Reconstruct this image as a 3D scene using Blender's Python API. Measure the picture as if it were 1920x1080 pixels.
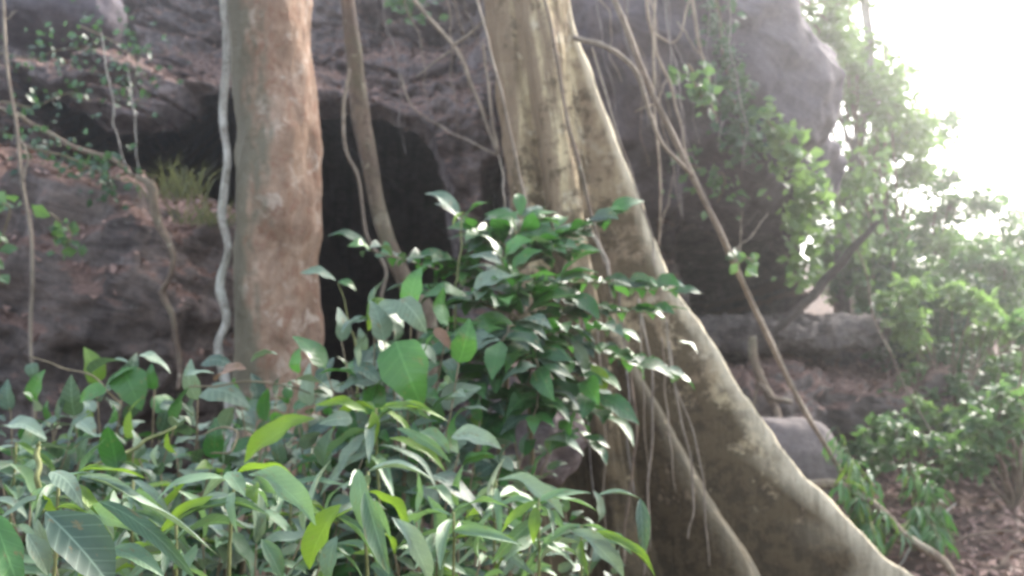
import bpy, bmesh, math, random
import numpy as np
from mathutils import Vector, Matrix

# ------------------------------------------------------------------ camera, sky, sun, exposure
sc = bpy.context.scene
for o in list(bpy.data.objects):
    bpy.data.objects.remove(o)
COL = sc.collection
rnd = random.Random(7)
R = math.radians

CAM = Vector((0.0, 0.0, 1.6))
PITCH = R(8.0)
FPX = 1663.0
cam_d = bpy.data.cameras.new('camera')
cam_d.sensor_width = 36.0
cam_d.lens = 36.0 * FPX / 1920.0
cam_d.clip_start = 0.02
cam_d.clip_end = 500
cam_d.dof.use_dof = True
cam_d.dof.focus_distance = 0.95
cam_d.dof.aperture_fstop = 6.2
cam = bpy.data.objects.new('camera', cam_d)
cam.location = CAM
cam.rotation_euler = (R(90) + PITCH, 0, 0)
COL.objects.link(cam)
sc.camera = cam

SUN_EL, SUN_AZ = R(38), R(42)        # azimuth clockwise from +Y (view direction): from the right, a little in front
w = bpy.data.worlds.new('World')
sc.world = w
w.use_nodes = True
nt = w.node_tree
for n in list(nt.nodes):
    nt.nodes.remove(n)
sky = nt.nodes.new('ShaderNodeTexSky')
sky.sky_type = 'NISHITA'
sky.sun_disc = False
sky.sun_elevation = SUN_EL
sky.sun_rotation = SUN_AZ
sky.air_density = 1.3
sky.dust_density = 3.0
sky.ozone_density = 1.0
hs = nt.nodes.new('ShaderNodeHueSaturation')
hs.inputs['Saturation'].default_value = 0.68
bg = nt.nodes.new('ShaderNodeBackground')
bg.inputs['Strength'].default_value = 0.12
wo = nt.nodes.new('ShaderNodeOutputWorld')
nt.links.new(sky.outputs[0], hs.inputs['Color'])
nt.links.new(hs.outputs[0], bg.inputs['Color'])
nt.links.new(bg.outputs[0], wo.inputs['Surface'])

sl = bpy.data.lights.new('sun', 'SUN')
sl.energy = 2.0
sl.angle = R(28)
sl.color = (1.0, 0.94, 0.86)
so = bpy.data.objects.new('sun', sl)
sd = Vector((math.sin(SUN_AZ) * math.cos(SUN_EL), math.cos(SUN_AZ) * math.cos(SUN_EL), math.sin(SUN_EL)))
so.rotation_euler = sd.to_track_quat('Z', 'Y').to_euler()
so.location = sd * 30
COL.objects.link(so)

vs = sc.view_settings
vs.view_transform = 'Standard'
vs.look = 'None'
vs.gamma = 1.0
vs.exposure = 2.5
vs.use_curve_mapping = False
sc.render.engine = 'CYCLES'
cy = sc.cycles
cy.use_denoising = True
cy.max_bounces = 6
cy.diffuse_bounces = 3
cy.glossy_bounces = 2
cy.transmission_bounces = 3
cy.transparent_max_bounces = 4
cy.volume_bounces = 0
cy.filter_width = 2.1

# ------------------------------------------------------------------ helpers
FW = Vector((0, math.cos(PITCH), math.sin(PITCH)))
UP = Vector((0, -math.sin(PITCH), math.cos(PITCH)))
RT = Vector((1, 0, 0))

def P(px, py, d):
    """a photograph point at distance d along the view axis, as a place in the world"""
    px, py, d = float(px), float(py), float(d)
    return CAM + d * (FW + RT * ((px - 960) / FPX) + UP * ((540 - py) / FPX))

def noise3(p, seed=0):
    p = np.asarray(p, float)
    i = np.floor(p).astype(np.int64)
    f = p - i
    u = f * f * f * (f * (f * 6 - 15) + 10)
    def h(ix, iy, iz):
        n = (ix * 374761393 + iy * 668265263 + iz * 2147483647 + seed * 1274126177) & 0xffffffff
        n = ((n ^ (n >> 13)) * 1274126177) & 0xffffffff
        n = ((n ^ (n >> 16)) * 2246822519) & 0xffffffff
        return ((n ^ (n >> 15)) & 0xffff) / 32767.5 - 1.0
    x, y, z = i[..., 0], i[..., 1], i[..., 2]
    ux, uy, uz = u[..., 0], u[..., 1], u[..., 2]
    L = lambda a, b, t: a + (b - a) * t
    return L(L(L(h(x, y, z), h(x+1, y, z), ux), L(h(x, y+1, z), h(x+1, y+1, z), ux), uy),
             L(L(h(x, y, z+1), h(x+1, y, z+1), ux), L(h(x, y+1, z+1), h(x+1, y+1, z+1), ux), uy), uz)

def fbm(p, octaves=4, seed=0, gain=0.5):
    p = np.asarray(p, float)
    s = 0.0
    a = 1.0
    for k in range(octaves):
        s = s + a * noise3(p * (2.03 ** k) + 17.3 * k, seed + k)
        a *= gain
    return s

def sstep(a, b, x):
    t = np.clip((np.asarray(x, float) - a) / (b - a), 0, 1)
    return t * t * (3 - 2 * t)

def mesh_from(name, V, F, smooth=True):
    me = bpy.data.meshes.new(name)
    me.from_pydata([tuple(v) for v in V] if not isinstance(V, np.ndarray) else V.tolist(), [], F if not isinstance(F, np.ndarray) else F.tolist())
    if smooth:
        me.polygons.foreach_set('use_smooth', [True] * len(me.polygons))
    me.update()
    return me

def link(name, me, mat=None, parent=None, loc=None):
    o = bpy.data.objects.new(name, me)
    if mat is not None and me is not None and not me.materials:
        me.materials.append(mat)
    COL.objects.link(o)
    if parent is not None:
        o.parent = parent
    if loc is not None:
        o.location = loc
    return o

def tag(o, label=None, cat=None, group=None, kind=None):
    if label: o['label'] = label
    if cat: o['category'] = cat
    if group: o['group'] = group
    if kind: o['kind'] = kind
    return o

def thing(name, label, cat, loc, group=None):
    o = bpy.data.objects.new(name, None)
    o.location = loc
    o.empty_display_size = 0.1
    COL.objects.link(o)
    return tag(o, label, cat, group)

def catmull(pts, n):
    pts = [Vector(p) for p in pts]
    if len(pts) == 2:
        pts = [pts[0], (pts[0] + pts[1]) / 2, pts[1]]
    q = [2 * pts[0] - pts[1]] + pts + [2 * pts[-1] - pts[-2]]
    out, m = [], len(pts) - 1
    for k in range(n + 1):
        s = k / n * m
        i = min(int(s), m - 1)
        t = s - i
        a, b, c, d = q[i:i+4]
        out.append(0.5 * ((2*b) + (c - a)*t + (2*a - 5*b + 4*c - d)*t*t + (3*b - a - 3*c + d)*t*t*t))
    return out

def lerp_list(vals, t):
    if len(vals) == 1: return vals[0]
    s = t * (len(vals) - 1)
    i = min(int(s), len(vals) - 2)
    return vals[i] + (vals[i+1] - vals[i]) * (s - i)

def tube(pts, radii, n=24, sides=6, wob=0.0, seed=0, lump=0.0):
    """a smooth tapering tube along pts; wob bends the path, lump makes the skin uneven"""
    path = catmull(pts, n)
    r = random.Random(seed)
    if wob:
        ph = [r.uniform(0, 6.28) for _ in range(6)]
        for k, p in enumerate(path):
            t = k / n
            e = min(1, 6 * t, 6 * (1 - t)) if n > 4 else 0
            p.x += e * wob * (math.sin(9*t + ph[0]) + .5 * math.sin(23*t + ph[1]))
            p.y += e * wob * (math.sin(8*t + ph[2]) + .5 * math.sin(19*t + ph[3]))
            p.z += e * wob * .5 * math.sin(13*t + ph[4])
    V, F = [], []
    ref = Vector((0.31, -0.9, 0.2))
    for k, p in enumerate(path):
        tg = (path[min(k+1, n)] - path[max(k-1, 0)]).normalized()
        a = tg.cross(ref)
        if a.length < 1e-3: a = tg.cross(Vector((1, 0, 0)))
        a.normalize()
        b = tg.cross(a).normalized()
        rad = lerp_list(radii, k / n)
        for s in range(sides):
            an = 2 * math.pi * s / sides
            rr = rad
            if lump:
                rr *= 1 + lump * (math.sin(3*an + k*.8 + seed) * .5 + r.uniform(-.5, .5))
            V.append(p + rr * (a * math.cos(an) + b * math.sin(an)))
        if k:
            o0, o1 = (k-1) * sides, k * sides
            for s in range(sides):
                F.append((o0+s, o0+(s+1) % sides, o1+(s+1) % sides, o1+s))
    F.append(tuple(range(sides-1, -1, -1)))
    F.append(tuple(n*sides + s for s in range(sides)))
    return V, F

def join(parts):
    V, F = [], []
    for v, f in parts:
        o = len(V)
        V += list(v)
        F += [tuple(i + o for i in q) for q in f]
    return V, F

# ------------------------------------------------------------------ materials
def new_mat(name):
    m = bpy.data.materials.new(name)
    m.use_nodes = True
    t = m.node_tree
    b = t.nodes['Principled BSDF']
    return m, t, b

def N(t, kind, **kw):
    n = t.nodes.new(kind)
    for k, v in kw.items():
        if k in n.inputs: n.inputs[k].default_value = v
        else: setattr(n, k, v)
    return n

def ramp(t, fac, stops):
    r = t.nodes.new('ShaderNodeValToRGB')
    e = r.color_ramp.elements
    while len(e) < len(stops): e.new(0.5)
    for el, (p, c) in zip(e, stops):
        el.position = p
        el.color = (c[0], c[1], c[2], 1) if not isinstance(c, (int, float)) else (c, c, c, 1)
    t.links.new(fac, r.inputs['Fac'])
    return r.outputs['Color']

def mixc(t, fac, a, b, mode='MIX'):
    m = t.nodes.new('ShaderNodeMix')
    m.data_type = 'RGBA'
    m.blend_type = mode
    for sock, v in ((m.inputs['Factor'], fac), (m.inputs['A'], a), (m.inputs['B'], b)):
        pass
    F_, A_, B_ = m.inputs[0], m.inputs[6], m.inputs[7]
    for s, v in ((F_, fac), (A_, a), (B_, b)):
        if isinstance(v, bpy.types.NodeSocket): t.links.new(v, s)
        elif isinstance(v, (int, float)): s.default_value = v
        else: s.default_value = (v[0], v[1], v[2], 1)
    return m.outputs[2]

def mth(t, op, a, b=None, c=None):
    m = t.nodes.new('ShaderNodeMath')
    m.operation = op
    for i, v in enumerate((a, b, c)):
        if v is None: continue
        if isinstance(v, bpy.types.NodeSocket): t.links.new(v, m.inputs[i])
        else: m.inputs[i].default_value = v
    return m.outputs[0]

def coords(t, scale=(1, 1, 1), kind='Object', rot=(0, 0, 0)):
    tc = t.nodes.new('ShaderNodeTexCoord')
    mp = t.nodes.new('ShaderNodeMapping')
    mp.inputs['Scale'].default_value = scale
    mp.inputs['Rotation'].default_value = rot
    t.links.new(tc.outputs[kind], mp.inputs['Vector'])
    return mp.outputs['Vector']

def tnoise(t, vec, scale, detail=5, rough=0.6, dist=0.0):
    n = N(t, 'ShaderNodeTexNoise', Scale=scale, Detail=detail, Roughness=rough, Distortion=dist)
    t.links.new(vec, n.inputs['Vector'])
    return n.outputs['Fac']

def bump(t, b, h, strength, dist):
    n = N(t, 'ShaderNodeBump', Strength=strength, Distance=dist)
    t.links.new(h, n.inputs['Height'])
    t.links.new(n.outputs['Normal'], b.inputs['Normal'])

def rock_mat(name, c0, c1, c2, lich=(.30, .29, .27), lich_at=.62, litter=None, strata=.75, rough=.9, drip=.55):
    m, t, b = new_mat(name)
    v = coords(t, (1, 1, 1))
    vs_ = coords(t, (1, 1, 3.2), rot=(R(8), R(12), 0))
    n1 = tnoise(t, v, 1.1, 6, .62, .6)
    n2 = tnoise(t, vs_, 5.0, 7, .68, .4)
    n3 = tnoise(t, v, 26, 5, .7)
    vd = coords(t, (2.6, 2.6, .35))
    n4 = tnoise(t, vd, 2.2, 5, .6, .5)
    c = ramp(t, n1, [(.30, c0), (.50, c1), (.70, c2)])
    c = mixc(t, strata, c, ramp(t, n2, [(.32, (.35, .33, .33)), (.5, (1, 1, 1)), (.72, (1.5, 1.42, 1.35))]), 'MULTIPLY')
    c = mixc(t, drip, c, ramp(t, n4, [(.38, (.42, .42, .45)), (.55, (1.05, 1.03, 1))]), 'MULTIPLY')
    c = mixc(t, ramp(t, tnoise(t, v, 9, 6, .75), [(lich_at, 0), (lich_at + .12, .75)]), c, lich)
    c = mixc(t, .6, c, ramp(t, n3, [(.3, (.6, .6, .6)), (.7, (1.35, 1.35, 1.35))]), 'MULTIPLY')
    if litter:
        g = t.nodes.new('ShaderNodeNewGeometry')
        sx = t.nodes.new('ShaderNodeSeparateXYZ')
        t.links.new(g.outputs['Normal'], sx.inputs[0])
        f = mth(t, 'ADD', sx.outputs['Z'], mth(t, 'MULTIPLY', mth(t, 'SUBTRACT', n2, .5), 1.2))
        f = ramp(t, f, [(.34, 0), (.56, .92)])
        lc = ramp(t, tnoise(t, v, 34, 3, .8), [(.3, [x*.45 for x in litter]), (.52, litter), (.7, [x*1.6 for x in litter])])
        c = mixc(t, f, c, lc)
    t.links.new(c, b.inputs['Base Color'])
    b.inputs['Roughness'].default_value = rough
    b.inputs['Specular IOR Level'].default_value = .25
    h = mth(t, 'ADD', mth(t, 'MULTIPLY', n2, 1.0), mth(t, 'MULTIPLY', n3, .35))
    bump(t, b, h, .25 + .7 * strata, .06)
    return m

def bark_mat(name, stops, moss, moss_amt, blot, vscale=(1, 1, .25), fine=22, bstr=.6, pale=None, side=None, low=None, crest=None):
    m, t, b = new_mat(name)
    v = coords(t, (1, 1, 1))
    vv = coords(t, vscale)
    n1 = tnoise(t, vv, 4.5, 6, .6, .5)
    n2 = tnoise(t, vv, fine, 6, .7)
    n3 = tnoise(t, v, 3.0, 6, .68, .4)
    n5 = tnoise(t, v, 11, 6, .72)
    c = ramp(t, n1, stops)
    c = mixc(t, .8, c, ramp(t, n2, [(.3, (.62, .6, .58)), (.52, (1, 1, 1)), (.72, (1.3, 1.28, 1.22))]), 'MULTIPLY')
    c = mixc(t, ramp(t, n5, [(.51, 0), (.59, .7)]), c, blot)
    if pale is not None:
        c = mixc(t, ramp(t, tnoise(t, v, 6.5, 6, .7, .3), [(.56, 0), (.62, .75)]), c, pale)
    c = mixc(t, ramp(t, n3, [(.5 - .1 * moss_amt, 0), (.72 - .1 * moss_amt, min(.85, moss_amt))]), c, moss)
    if side is not None:       # left-facing tint: algae on tan bark, stain plus painted shade on cream bark
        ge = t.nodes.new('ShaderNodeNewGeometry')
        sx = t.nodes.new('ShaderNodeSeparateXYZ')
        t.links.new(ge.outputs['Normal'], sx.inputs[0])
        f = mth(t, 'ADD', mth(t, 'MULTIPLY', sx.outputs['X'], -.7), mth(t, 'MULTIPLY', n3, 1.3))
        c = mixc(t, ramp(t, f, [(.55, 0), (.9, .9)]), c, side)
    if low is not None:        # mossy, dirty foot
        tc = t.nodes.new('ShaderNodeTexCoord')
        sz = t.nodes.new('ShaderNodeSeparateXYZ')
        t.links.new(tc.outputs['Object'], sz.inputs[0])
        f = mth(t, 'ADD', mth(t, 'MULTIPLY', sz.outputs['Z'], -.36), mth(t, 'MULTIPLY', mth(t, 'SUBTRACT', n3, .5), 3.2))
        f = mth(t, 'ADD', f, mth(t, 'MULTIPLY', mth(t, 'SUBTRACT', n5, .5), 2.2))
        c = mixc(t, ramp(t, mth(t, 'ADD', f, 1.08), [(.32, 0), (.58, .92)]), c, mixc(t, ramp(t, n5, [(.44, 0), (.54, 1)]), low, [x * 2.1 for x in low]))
    if crest is not None:      # pale plank edges: rubbed bark, with the sun's rim light painted in
        at = t.nodes.new('ShaderNodeAttribute')
        at.attribute_name = 'crest'
        c = mixc(t, mth(t, 'MULTIPLY', at.outputs['Fac'], ramp(t, n2, [(.3, .35), (.6, .95)])), c, crest)
    t.links.new(c, b.inputs['Base Color'])
    b.inputs['Roughness'].default_value = .85
    b.inputs['Specular IOR Level'].default_value = .25
    h = mth(t, 'ADD', mth(t, 'MULTIPLY', n2, .7), mth(t, 'MULTIPLY', n5, .7))
    bump(t, b, h, bstr, .03)
    return m

def leaf_mat(name, dark, mid, light, trans, rough=.38, tw=.35, vein=.5, spec=.5, island=False, nlat=7):
    m, t, b = new_mat(name)
    if island:
        g = t.nodes.new('ShaderNodeNewGeometry')
        rv = g.outputs['Random Per Island']
    else:
        oi = t.nodes.new('ShaderNodeObjectInfo')
        rv = oi.outputs['Random']
    c = ramp(t, rv, [(0, dark), (.45, mid), (.85, light), (1, light)])
    tc = t.nodes.new('ShaderNodeTexCoord')
    if not island:
        sx = t.nodes.new('ShaderNodeSeparateXYZ')
        t.links.new(tc.outputs['Object'], sx.inputs[0])
        ay = mth(t, 'ABSOLUTE', sx.outputs['Y'])
        mid_rib = mth(t, 'LESS_THAN', ay, .022)
        ph = mth(t, 'FRACT', mth(t, 'MULTIPLY', mth(t, 'SUBTRACT', sx.outputs['X'], mth(t, 'MULTIPLY', ay, .42)), float(nlat)))
        lat = mth(t, 'LESS_THAN', mth(t, 'ABSOLUTE', mth(t, 'SUBTRACT', ph, .5)), .07)
        vm = mth(t, 'MAXIMUM', mid_rib, mth(t, 'MULTIPLY', lat, .45))
        c = mixc(t, mth(t, 'MULTIPLY', vm, vein), c, [min(1, x * 1.9 + .03) for x in light])
        nz = tnoise(t, tc.outputs['Object'], 5, 4, .6)
        c = mixc(t, .5, c, ramp(t, nz, [(.3, (.7, .7, .7)), (.7, (1.25, 1.22, 1.1))]), 'MULTIPLY')
        sh = t.nodes.new('ShaderNodeVectorMath')
        sh.operation = 'ADD'
        cb = t.nodes.new('ShaderNodeCombineXYZ')
        t.links.new(mth(t, 'MULTIPLY', rv, 31.0), cb.inputs[2])
        t.links.new(tc.outputs['Object'], sh.inputs[0])
        t.links.new(cb.outputs[0], sh.inputs[1])
        sp = tnoise(t, sh.outputs[0], 4.5, 4, .65)
        c = mixc(t, ramp(t, sp, [(.60, 0), (.66, .75)]), c, (.16, .11, .045))       # brown blemishes
        bmp = N(t, 'ShaderNodeBump', Strength=.07, Distance=.005)
        wv = mth(t, 'SINE', mth(t, 'MULTIPLY', ph, 6.2832))
        t.links.new(mth(t, 'ADD', wv, mth(t, 'MULTIPLY', nz, 1.2)), bmp.inputs['Height'])
        t.links.new(bmp.outputs['Normal'], b.inputs['Normal'])
    t.links.new(c, b.inputs['Base Color'])
    b.inputs['Roughness'].default_value = rough
    b.inputs['Specular IOR Level'].default_value = spec
    tr = t.nodes.new('ShaderNodeBsdfTranslucent')
    tr.inputs['Color'].default_value = (*trans, 1)
    mx = t.nodes.new('ShaderNodeMixShader')
    mx.inputs['Fac'].default_value = tw
    t.links.new(b.outputs[0], mx.inputs[1])
    t.links.new(tr.outputs[0], mx.inputs[2])
    t.links.new(mx.outputs[0], t.nodes['Material Output'].inputs['Surface'])
    return m

def plain_noise_mat(name, stops, scale=9, rough=.9, bstr=.5, bd=.02):
    m, t, b = new_mat(name)
    v = coords(t)
    n = tnoise(t, v, scale, 7, .7, .3)
    t.links.new(ramp(t, n, stops), b.inputs['Base Color'])
    b.inputs['Roughness'].default_value = rough
    b.inputs['Specular IOR Level'].default_value = .2
    bump(t, b, n, bstr, bd)
    return m

LIT = (.20, .125, .10)
M = {}
M['cliff'] = rock_mat('cliff_rock', (.090, .070, .070), (.175, .142, .142), (.27, .225, .222), litter=LIT)
M['boulder'] = rock_mat('boulder_rock', (.080, .068, .078), (.110, .094, .108), (.145, .125, .140), lich_at=.72, strata=.25, drip=.4)
M['mound'] = rock_mat('mound_rock', (.068, .053, .048), (.14, .112, .104), (.225, .185, .172), lich_at=.60, litter=(.18, .11, .09))
M['slab'] = rock_mat('slab_rock', (.07, .058, .054), (.12, .10, .094), (.18, .155, .145), lich_at=.6)
M['smooth'] = rock_mat('smooth_rock', (.135, .112, .106), (.165, .14, .134), (.20, .17, .162), lich_at=.78, strata=.2, drip=.3)
M['soil'] = plain_noise_mat('soil_litter', [(.28, (.028, .019, .016)), (.48, (.075, .047, .038)), (.62, (.115, .072, .056)), (.78, (.17, .115, .09))], 7, .95, .8, .05)
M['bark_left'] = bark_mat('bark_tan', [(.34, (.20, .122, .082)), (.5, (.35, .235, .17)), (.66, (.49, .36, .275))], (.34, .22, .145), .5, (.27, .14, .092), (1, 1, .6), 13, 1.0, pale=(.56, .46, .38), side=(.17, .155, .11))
M['bark_butt'] = bark_mat('bark_cream', [(.36, (.13, .088, .055)), (.47, (.33, .25, .15)), (.58, (.57, .465, .285))], (.17, .13, .08), .45, (.15, .105, .07), (1, 1, .16), 22, 1.0, pale=(.54, .46, .33), side=(.24, .17, .11), low=(.050, .036, .019), crest=(.72, .62, .45))  # side paints shade on left faces, crest paints rim light on edges
M['bark_thin'] = bark_mat('bark_brown', [(.3, (.10, .07, .052)), (.5, (.19, .14, .105)), (.72, (.31, .24, .18))], (.12, .12, .07), .6, (.10, .07, .055), (1, 1, .3), 40, .5, pale=(.36, .32, .24))
M['bark_pale'] = bark_mat('bark_lichen', [(.3, (.16, .14, .12)), (.5, (.40, .37, .33)), (.66, (.62, .6, .55))], (.15, .16, .11), .5, (.14, .12, .10), (1, 1, .6), 40, .5, pale=(.55, .53, .48))
M['bark_grey'] = bark_mat('bark_grey', [(.3, (.16, .14, .14)), (.5, (.26, .235, .23)), (.72, (.37, .345, .33))], (.12, .12, .09), .4, (.12, .10, .10), (1, 1, .3), 40, .5)
M['liana'] = bark_mat('liana_skin', [(.3, (.17, .135, .105)), (.5, (.28, .23, .185)), (.72, (.42, .36, .29))], (.16, .15, .10), .4, (.16, .12, .095), (1, 1, .4), 50, .4)
M['dark_wood'] = bark_mat('dark_wood', [(.3, (.03, .024, .022)), (.5, (.06, .047, .042)), (.72, (.1, .08, .07))], (.05, .05, .03), .3, (.04, .03, .03), (1, 1, .4), 40, .5)
M['stem'] = plain_noise_mat('green_stem', [(.3, (.10, .11, .04)), (.6, (.20, .21, .09)), (.8, (.28, .27, .14))], 20, .7, .2)
M['twig'] = plain_noise_mat('brown_twig', [(.3, (.10, .08, .05)), (.6, (.21, .17, .11)), (.8, (.30, .25, .17))], 20, .8, .2)
M['leaf_gloss'] = leaf_mat('leaf_glossy_dark', (.010, .040, .014), (.022, .078, .022), (.045, .125, .030), (.06, .22, .03), .42, .18, .35, .5, nlat=8)
M['leaf_broad'] = leaf_mat('leaf_broad', (.018, .046, .030), (.048, .092, .062), (.10, .155, .108), (.11, .21, .07), .58, .18, .5, .6, nlat=7)
M['leaf_lance'] = leaf_mat('leaf_lance', (.050, .11, .055), (.095, .17, .09), (.15, .235, .13), (.15, .28, .08), .5, .26, .4, .55, nlat=11)
M['leaf_lime'] = leaf_mat('leaf_lime', (.060, .125, .018), (.095, .175, .024), (.14, .23, .035), (.18, .31, .03), .45, .34, .4, .4, nlat=9)
M['leaf_pale'] = leaf_mat('leaf_pale', (.10, .15, .10), (.15, .21, .145), (.22, .28, .20), (.18, .28, .13), .5, .18, .4, .65, nlat=8)  # pale leaves; reflected sky sheen is put into this colour too
M['leaf_mid'] = leaf_mat('leaf_mid', (.022, .080, .024), (.040, .125, .034), (.070, .175, .045), (.09, .26, .04), .36, .3, .45, .55, nlat=7)
M['leaf_brown'] = leaf_mat('leaf_dead', (.14, .08, .055), (.19, .115, .08), (.24, .155, .11), (.2, .11, .06), .7, .2, .3, .3, nlat=7)
M['bg_dark'] = leaf_mat('far_leaf_dark', (.016, .042, .022), (.03, .068, .034), (.055, .105, .048), (.08, .19, .05), .4, .28, .4, .5, island=True)
M['bg_mid'] = leaf_mat('far_leaf_mid', (.032, .078, .034), (.058, .12, .048), (.10, .175, .07), (.15, .30, .07), .42, .36, .4, .5, island=True)
M['bg_light'] = leaf_mat('far_leaf_light', (.06, .125, .045), (.095, .17, .055), (.15, .23, .085), (.22, .38, .09), .45, .4, .4, .45, island=True)
M['litter'] = leaf_mat('fallen_leaf', (.07, .04, .032), (.15, .088, .072), (.31, .20, .165), (.2, .1, .05), .7, .1, .3, .25, island=True)
M['grass'] = leaf_mat('grass_blade', (.05, .06, .025), (.09, .10, .045), (.16, .16, .08), (.2, .22, .08), .6, .25, .3, .3, island=True)

# ------------------------------------------------------------------ ground
def ground_z(x, y):
    x = np.asarray(x, float); y = np.asarray(y, float)
    g = np.where(y < 4, .10 * y, .4 + .26 * (y - 4))
    g = np.where(y > 10, 1.96 + .30 * (y - 10), g)
    g = np.where(y < 0, .03 * y, g)
    g = np.minimum(g, 6.0)
    cv = sstep(-7, -6, x) * sstep(-.1, -.6, x) * sstep(9.2, 9.8, y) * sstep(24, 20, y)     # level cave floor
    g = g * (1 - cv) + 1.75 * cv
    # the slope falls off to the right of the cliff
    g = g - .10 * np.clip(x - 3.2, 0, 12) * sstep(4, 9, y)
    p = np.stack([x * .55, y * .55, np.zeros_like(x)], -1)
    return g + .10 * fbm(p, 4, 3) + .03 * fbm(p * 5, 3, 9)

def gz(x, y):
    return float(ground_z(np.array([x]), np.array([y]))[0])

ax_ = np.concatenate([np.linspace(-45, -9, 18), np.linspace(-8.8, 9, 200), np.linspace(9.4, 45, 18)])
ay_ = np.concatenate([np.linspace(-30, 0.5, 20), np.linspace(.6, 16, 180), np.linspace(16.4, 45, 18)])
GX, GY = np.meshgrid(ax_, ay_)
GZ = ground_z(GX, GY)
nx, ny = len(ax_), len(ay_)
V = np.stack([GX, GY, GZ], -1).reshape(-1, 3)
I = np.arange(nx * ny).reshape(ny, nx)
F = np.stack([I[:-1, :-1], I[:-1, 1:], I[1:, 1:], I[1:, :-1]], -1).reshape(-1, 4)
ground = link('ground', mesh_from('ground', V, F), M['soil'])
tag(ground, 'brown forest floor sloping up to the rocks', None, None, 'structure')

# ------------------------------------------------------------------ cliff with the cave
def sdf_poly(X, Y, poly):
    """distance to a polygon's outline, positive inside"""
    d = np.full(X.shape, 1e9)
    ins = np.zeros(X.shape, bool)
    n = len(poly)
    for i in range(n):
        x0, y0 = poly[i]; x1, y1 = poly[(i+1) % n]
        ex, ey = x1 - x0, y1 - y0
        t = np.clip(((X - x0) * ex + (Y - y0) * ey) / (ex*ex + ey*ey), 0, 1)
        d = np.minimum(d, np.hypot(X - x0 - t*ex, Y - y0 - t*ey))
        c = ((y0 > Y) != (y1 > Y)) & (X < ex * (Y - y0) / (ey if ey else 1e-9) + x0)
        ins ^= c
    return np.where(ins, d, -d)

YC = 9.0
STEP = 3.2
pxs = np.arange(-420, 1700, STEP)
pys = np.arange(-260, 980, STEP)
PX, PY = np.meshgrid(pxs, pys)
vv = (540 - PY) / FPX
uu = (PX - 960) / FPX
ry = math.cos(PITCH) - vv * math.sin(PITCH)
rz = math.sin(PITCH) + vv * math.cos(PITCH)
CX = uu * YC / ry
CZ = CAM.z + rz * YC / ry
nz_ = np.stack([CX, np.zeros_like(CX), CZ], -1)
wx = PX + 16 * fbm(nz_ * 1.7, 3, 21)           # wobbling outlines
wy = PY + 12 * fbm(nz_ * 1.9, 3, 31)
D = .28 * fbm(nz_ * .55, 3, 5) + .16 * fbm(nz_ * 1.6, 4, 6)
# blocky fracture relief
rid = 1 - np.abs(fbm(nz_ * np.array([.9, 1, 1.5]) + 4.1, 4, 40))
calm = 1 - .85 * np.exp(-(((PX - 850) / 120) ** 2 + ((PY - 270) / 150) ** 2))     # the smooth shoulder beside the arch
D += .30 * calm * sstep(.70, 1.0, rid)
rid2 = 1 - np.abs(fbm((nz_ + .35 * CX[..., None] * np.array([0, 0, 1.0])) * np.array([.5, 1, 2.6]) + 9.1, 3, 44))
D += .12 * calm * sstep(.78, 1.0, rid2)      # bedding cracks
# left: overhang lip, leaf covered ledge, upper wall
lm = sstep(640, 560, wx)
D += lm * (1.3 * sstep(150, 70, wy + 26 * np.sin(wx / 90.0)) + .5 * sstep(75, 0, wy) + .9 * sstep(30, -120, wy))
# middle: leaf covered ledge over the arch, rock above
mm = sstep(570, 640, wx) * sstep(960, 860, wx)
D += mm * (.85 * sstep(205, 120, wy) + .5 * sstep(110, 60, wy) + .9 * sstep(40, -100, wy))
D += sstep(900, 980, wx) * .8 * sstep(260, -120, wy)
# dark hanging lobe on the left
D -= .45 * np.exp(-(((wx - 230) / 105) ** 2 + ((wy - 150) / 90) ** 2))
D -= .22 * np.exp(-(((wx - 360) / 55) ** 2 + ((wy - 115) / 40) ** 2))
# shoulder of grey rock right of the arch
D -= .45 * np.exp(-(((wx - 880) / 80) ** 2 + ((wy - 200) / 120) ** 2))
cave = [(5, 112), (50, 140), (115, 186), (175, 216), (240, 238), (305, 234), (338, 200), (350, 156), (420, 156), (520, 176),
        (600, 204), (670, 194), (722, 202), (766, 226), (802, 262), (830, 312), (846, 375), (854, 470), (880, 700), (600, 800),
        (300, 800), (190, 480), (110, 360), (60, 270), (25, 200)]
sdv = sdf_poly(PX + 10 * fbm(nz_ * 3.1, 4, 22), PY + 9 * fbm(nz_ * 3.3, 4, 32), cave)
ci = sstep(-8, 8, sdv)
D += ci * .22
D -= .10 * sstep(-55, -8, sdv) * (1 - ci)          # rounded rim
crev = [(905, 310), (948, 300), (955, 430), (900, 430)]
D += 1.3 * sstep(-4, 20, sdf_poly(wx, wy, crev))
under = [(1300, 410), (1420, 385), (1540, 385), (1575, 470), (1540, 590), (1420, 620), (1310, 600), (1285, 500)]
D += 4.5 * sstep(-10, 60, sdf_poly(wx, wy, under))
# cliff turns away at its right end
D += 3.5 * sstep(1450, 1690, PX) ** 2
D += .06 * fbm(nz_ * 6, 4, 8) + .028 * fbm(nz_ * 17, 3, 12)
V = np.stack([CX, YC + D, CZ], -1).reshape(-1, 3)
n1, n0 = PX.shape
I = np.arange(n1 * n0).reshape(n1, n0)
F = np.stack([I[:-1, :-1], I[1:, :-1], I[1:, 1:], I[:-1, 1:]], -1).reshape(-1, 4)
inside = (sdv > 8).reshape(-1)
F = F[~inside[F].all(1)]
off = ((PX > 1505) & (PY < 380)).reshape(-1)          # open air right of the boulder
F = F[~off[F].any(1)]
cliff_me = mesh_from('cliff', V, F)
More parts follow.
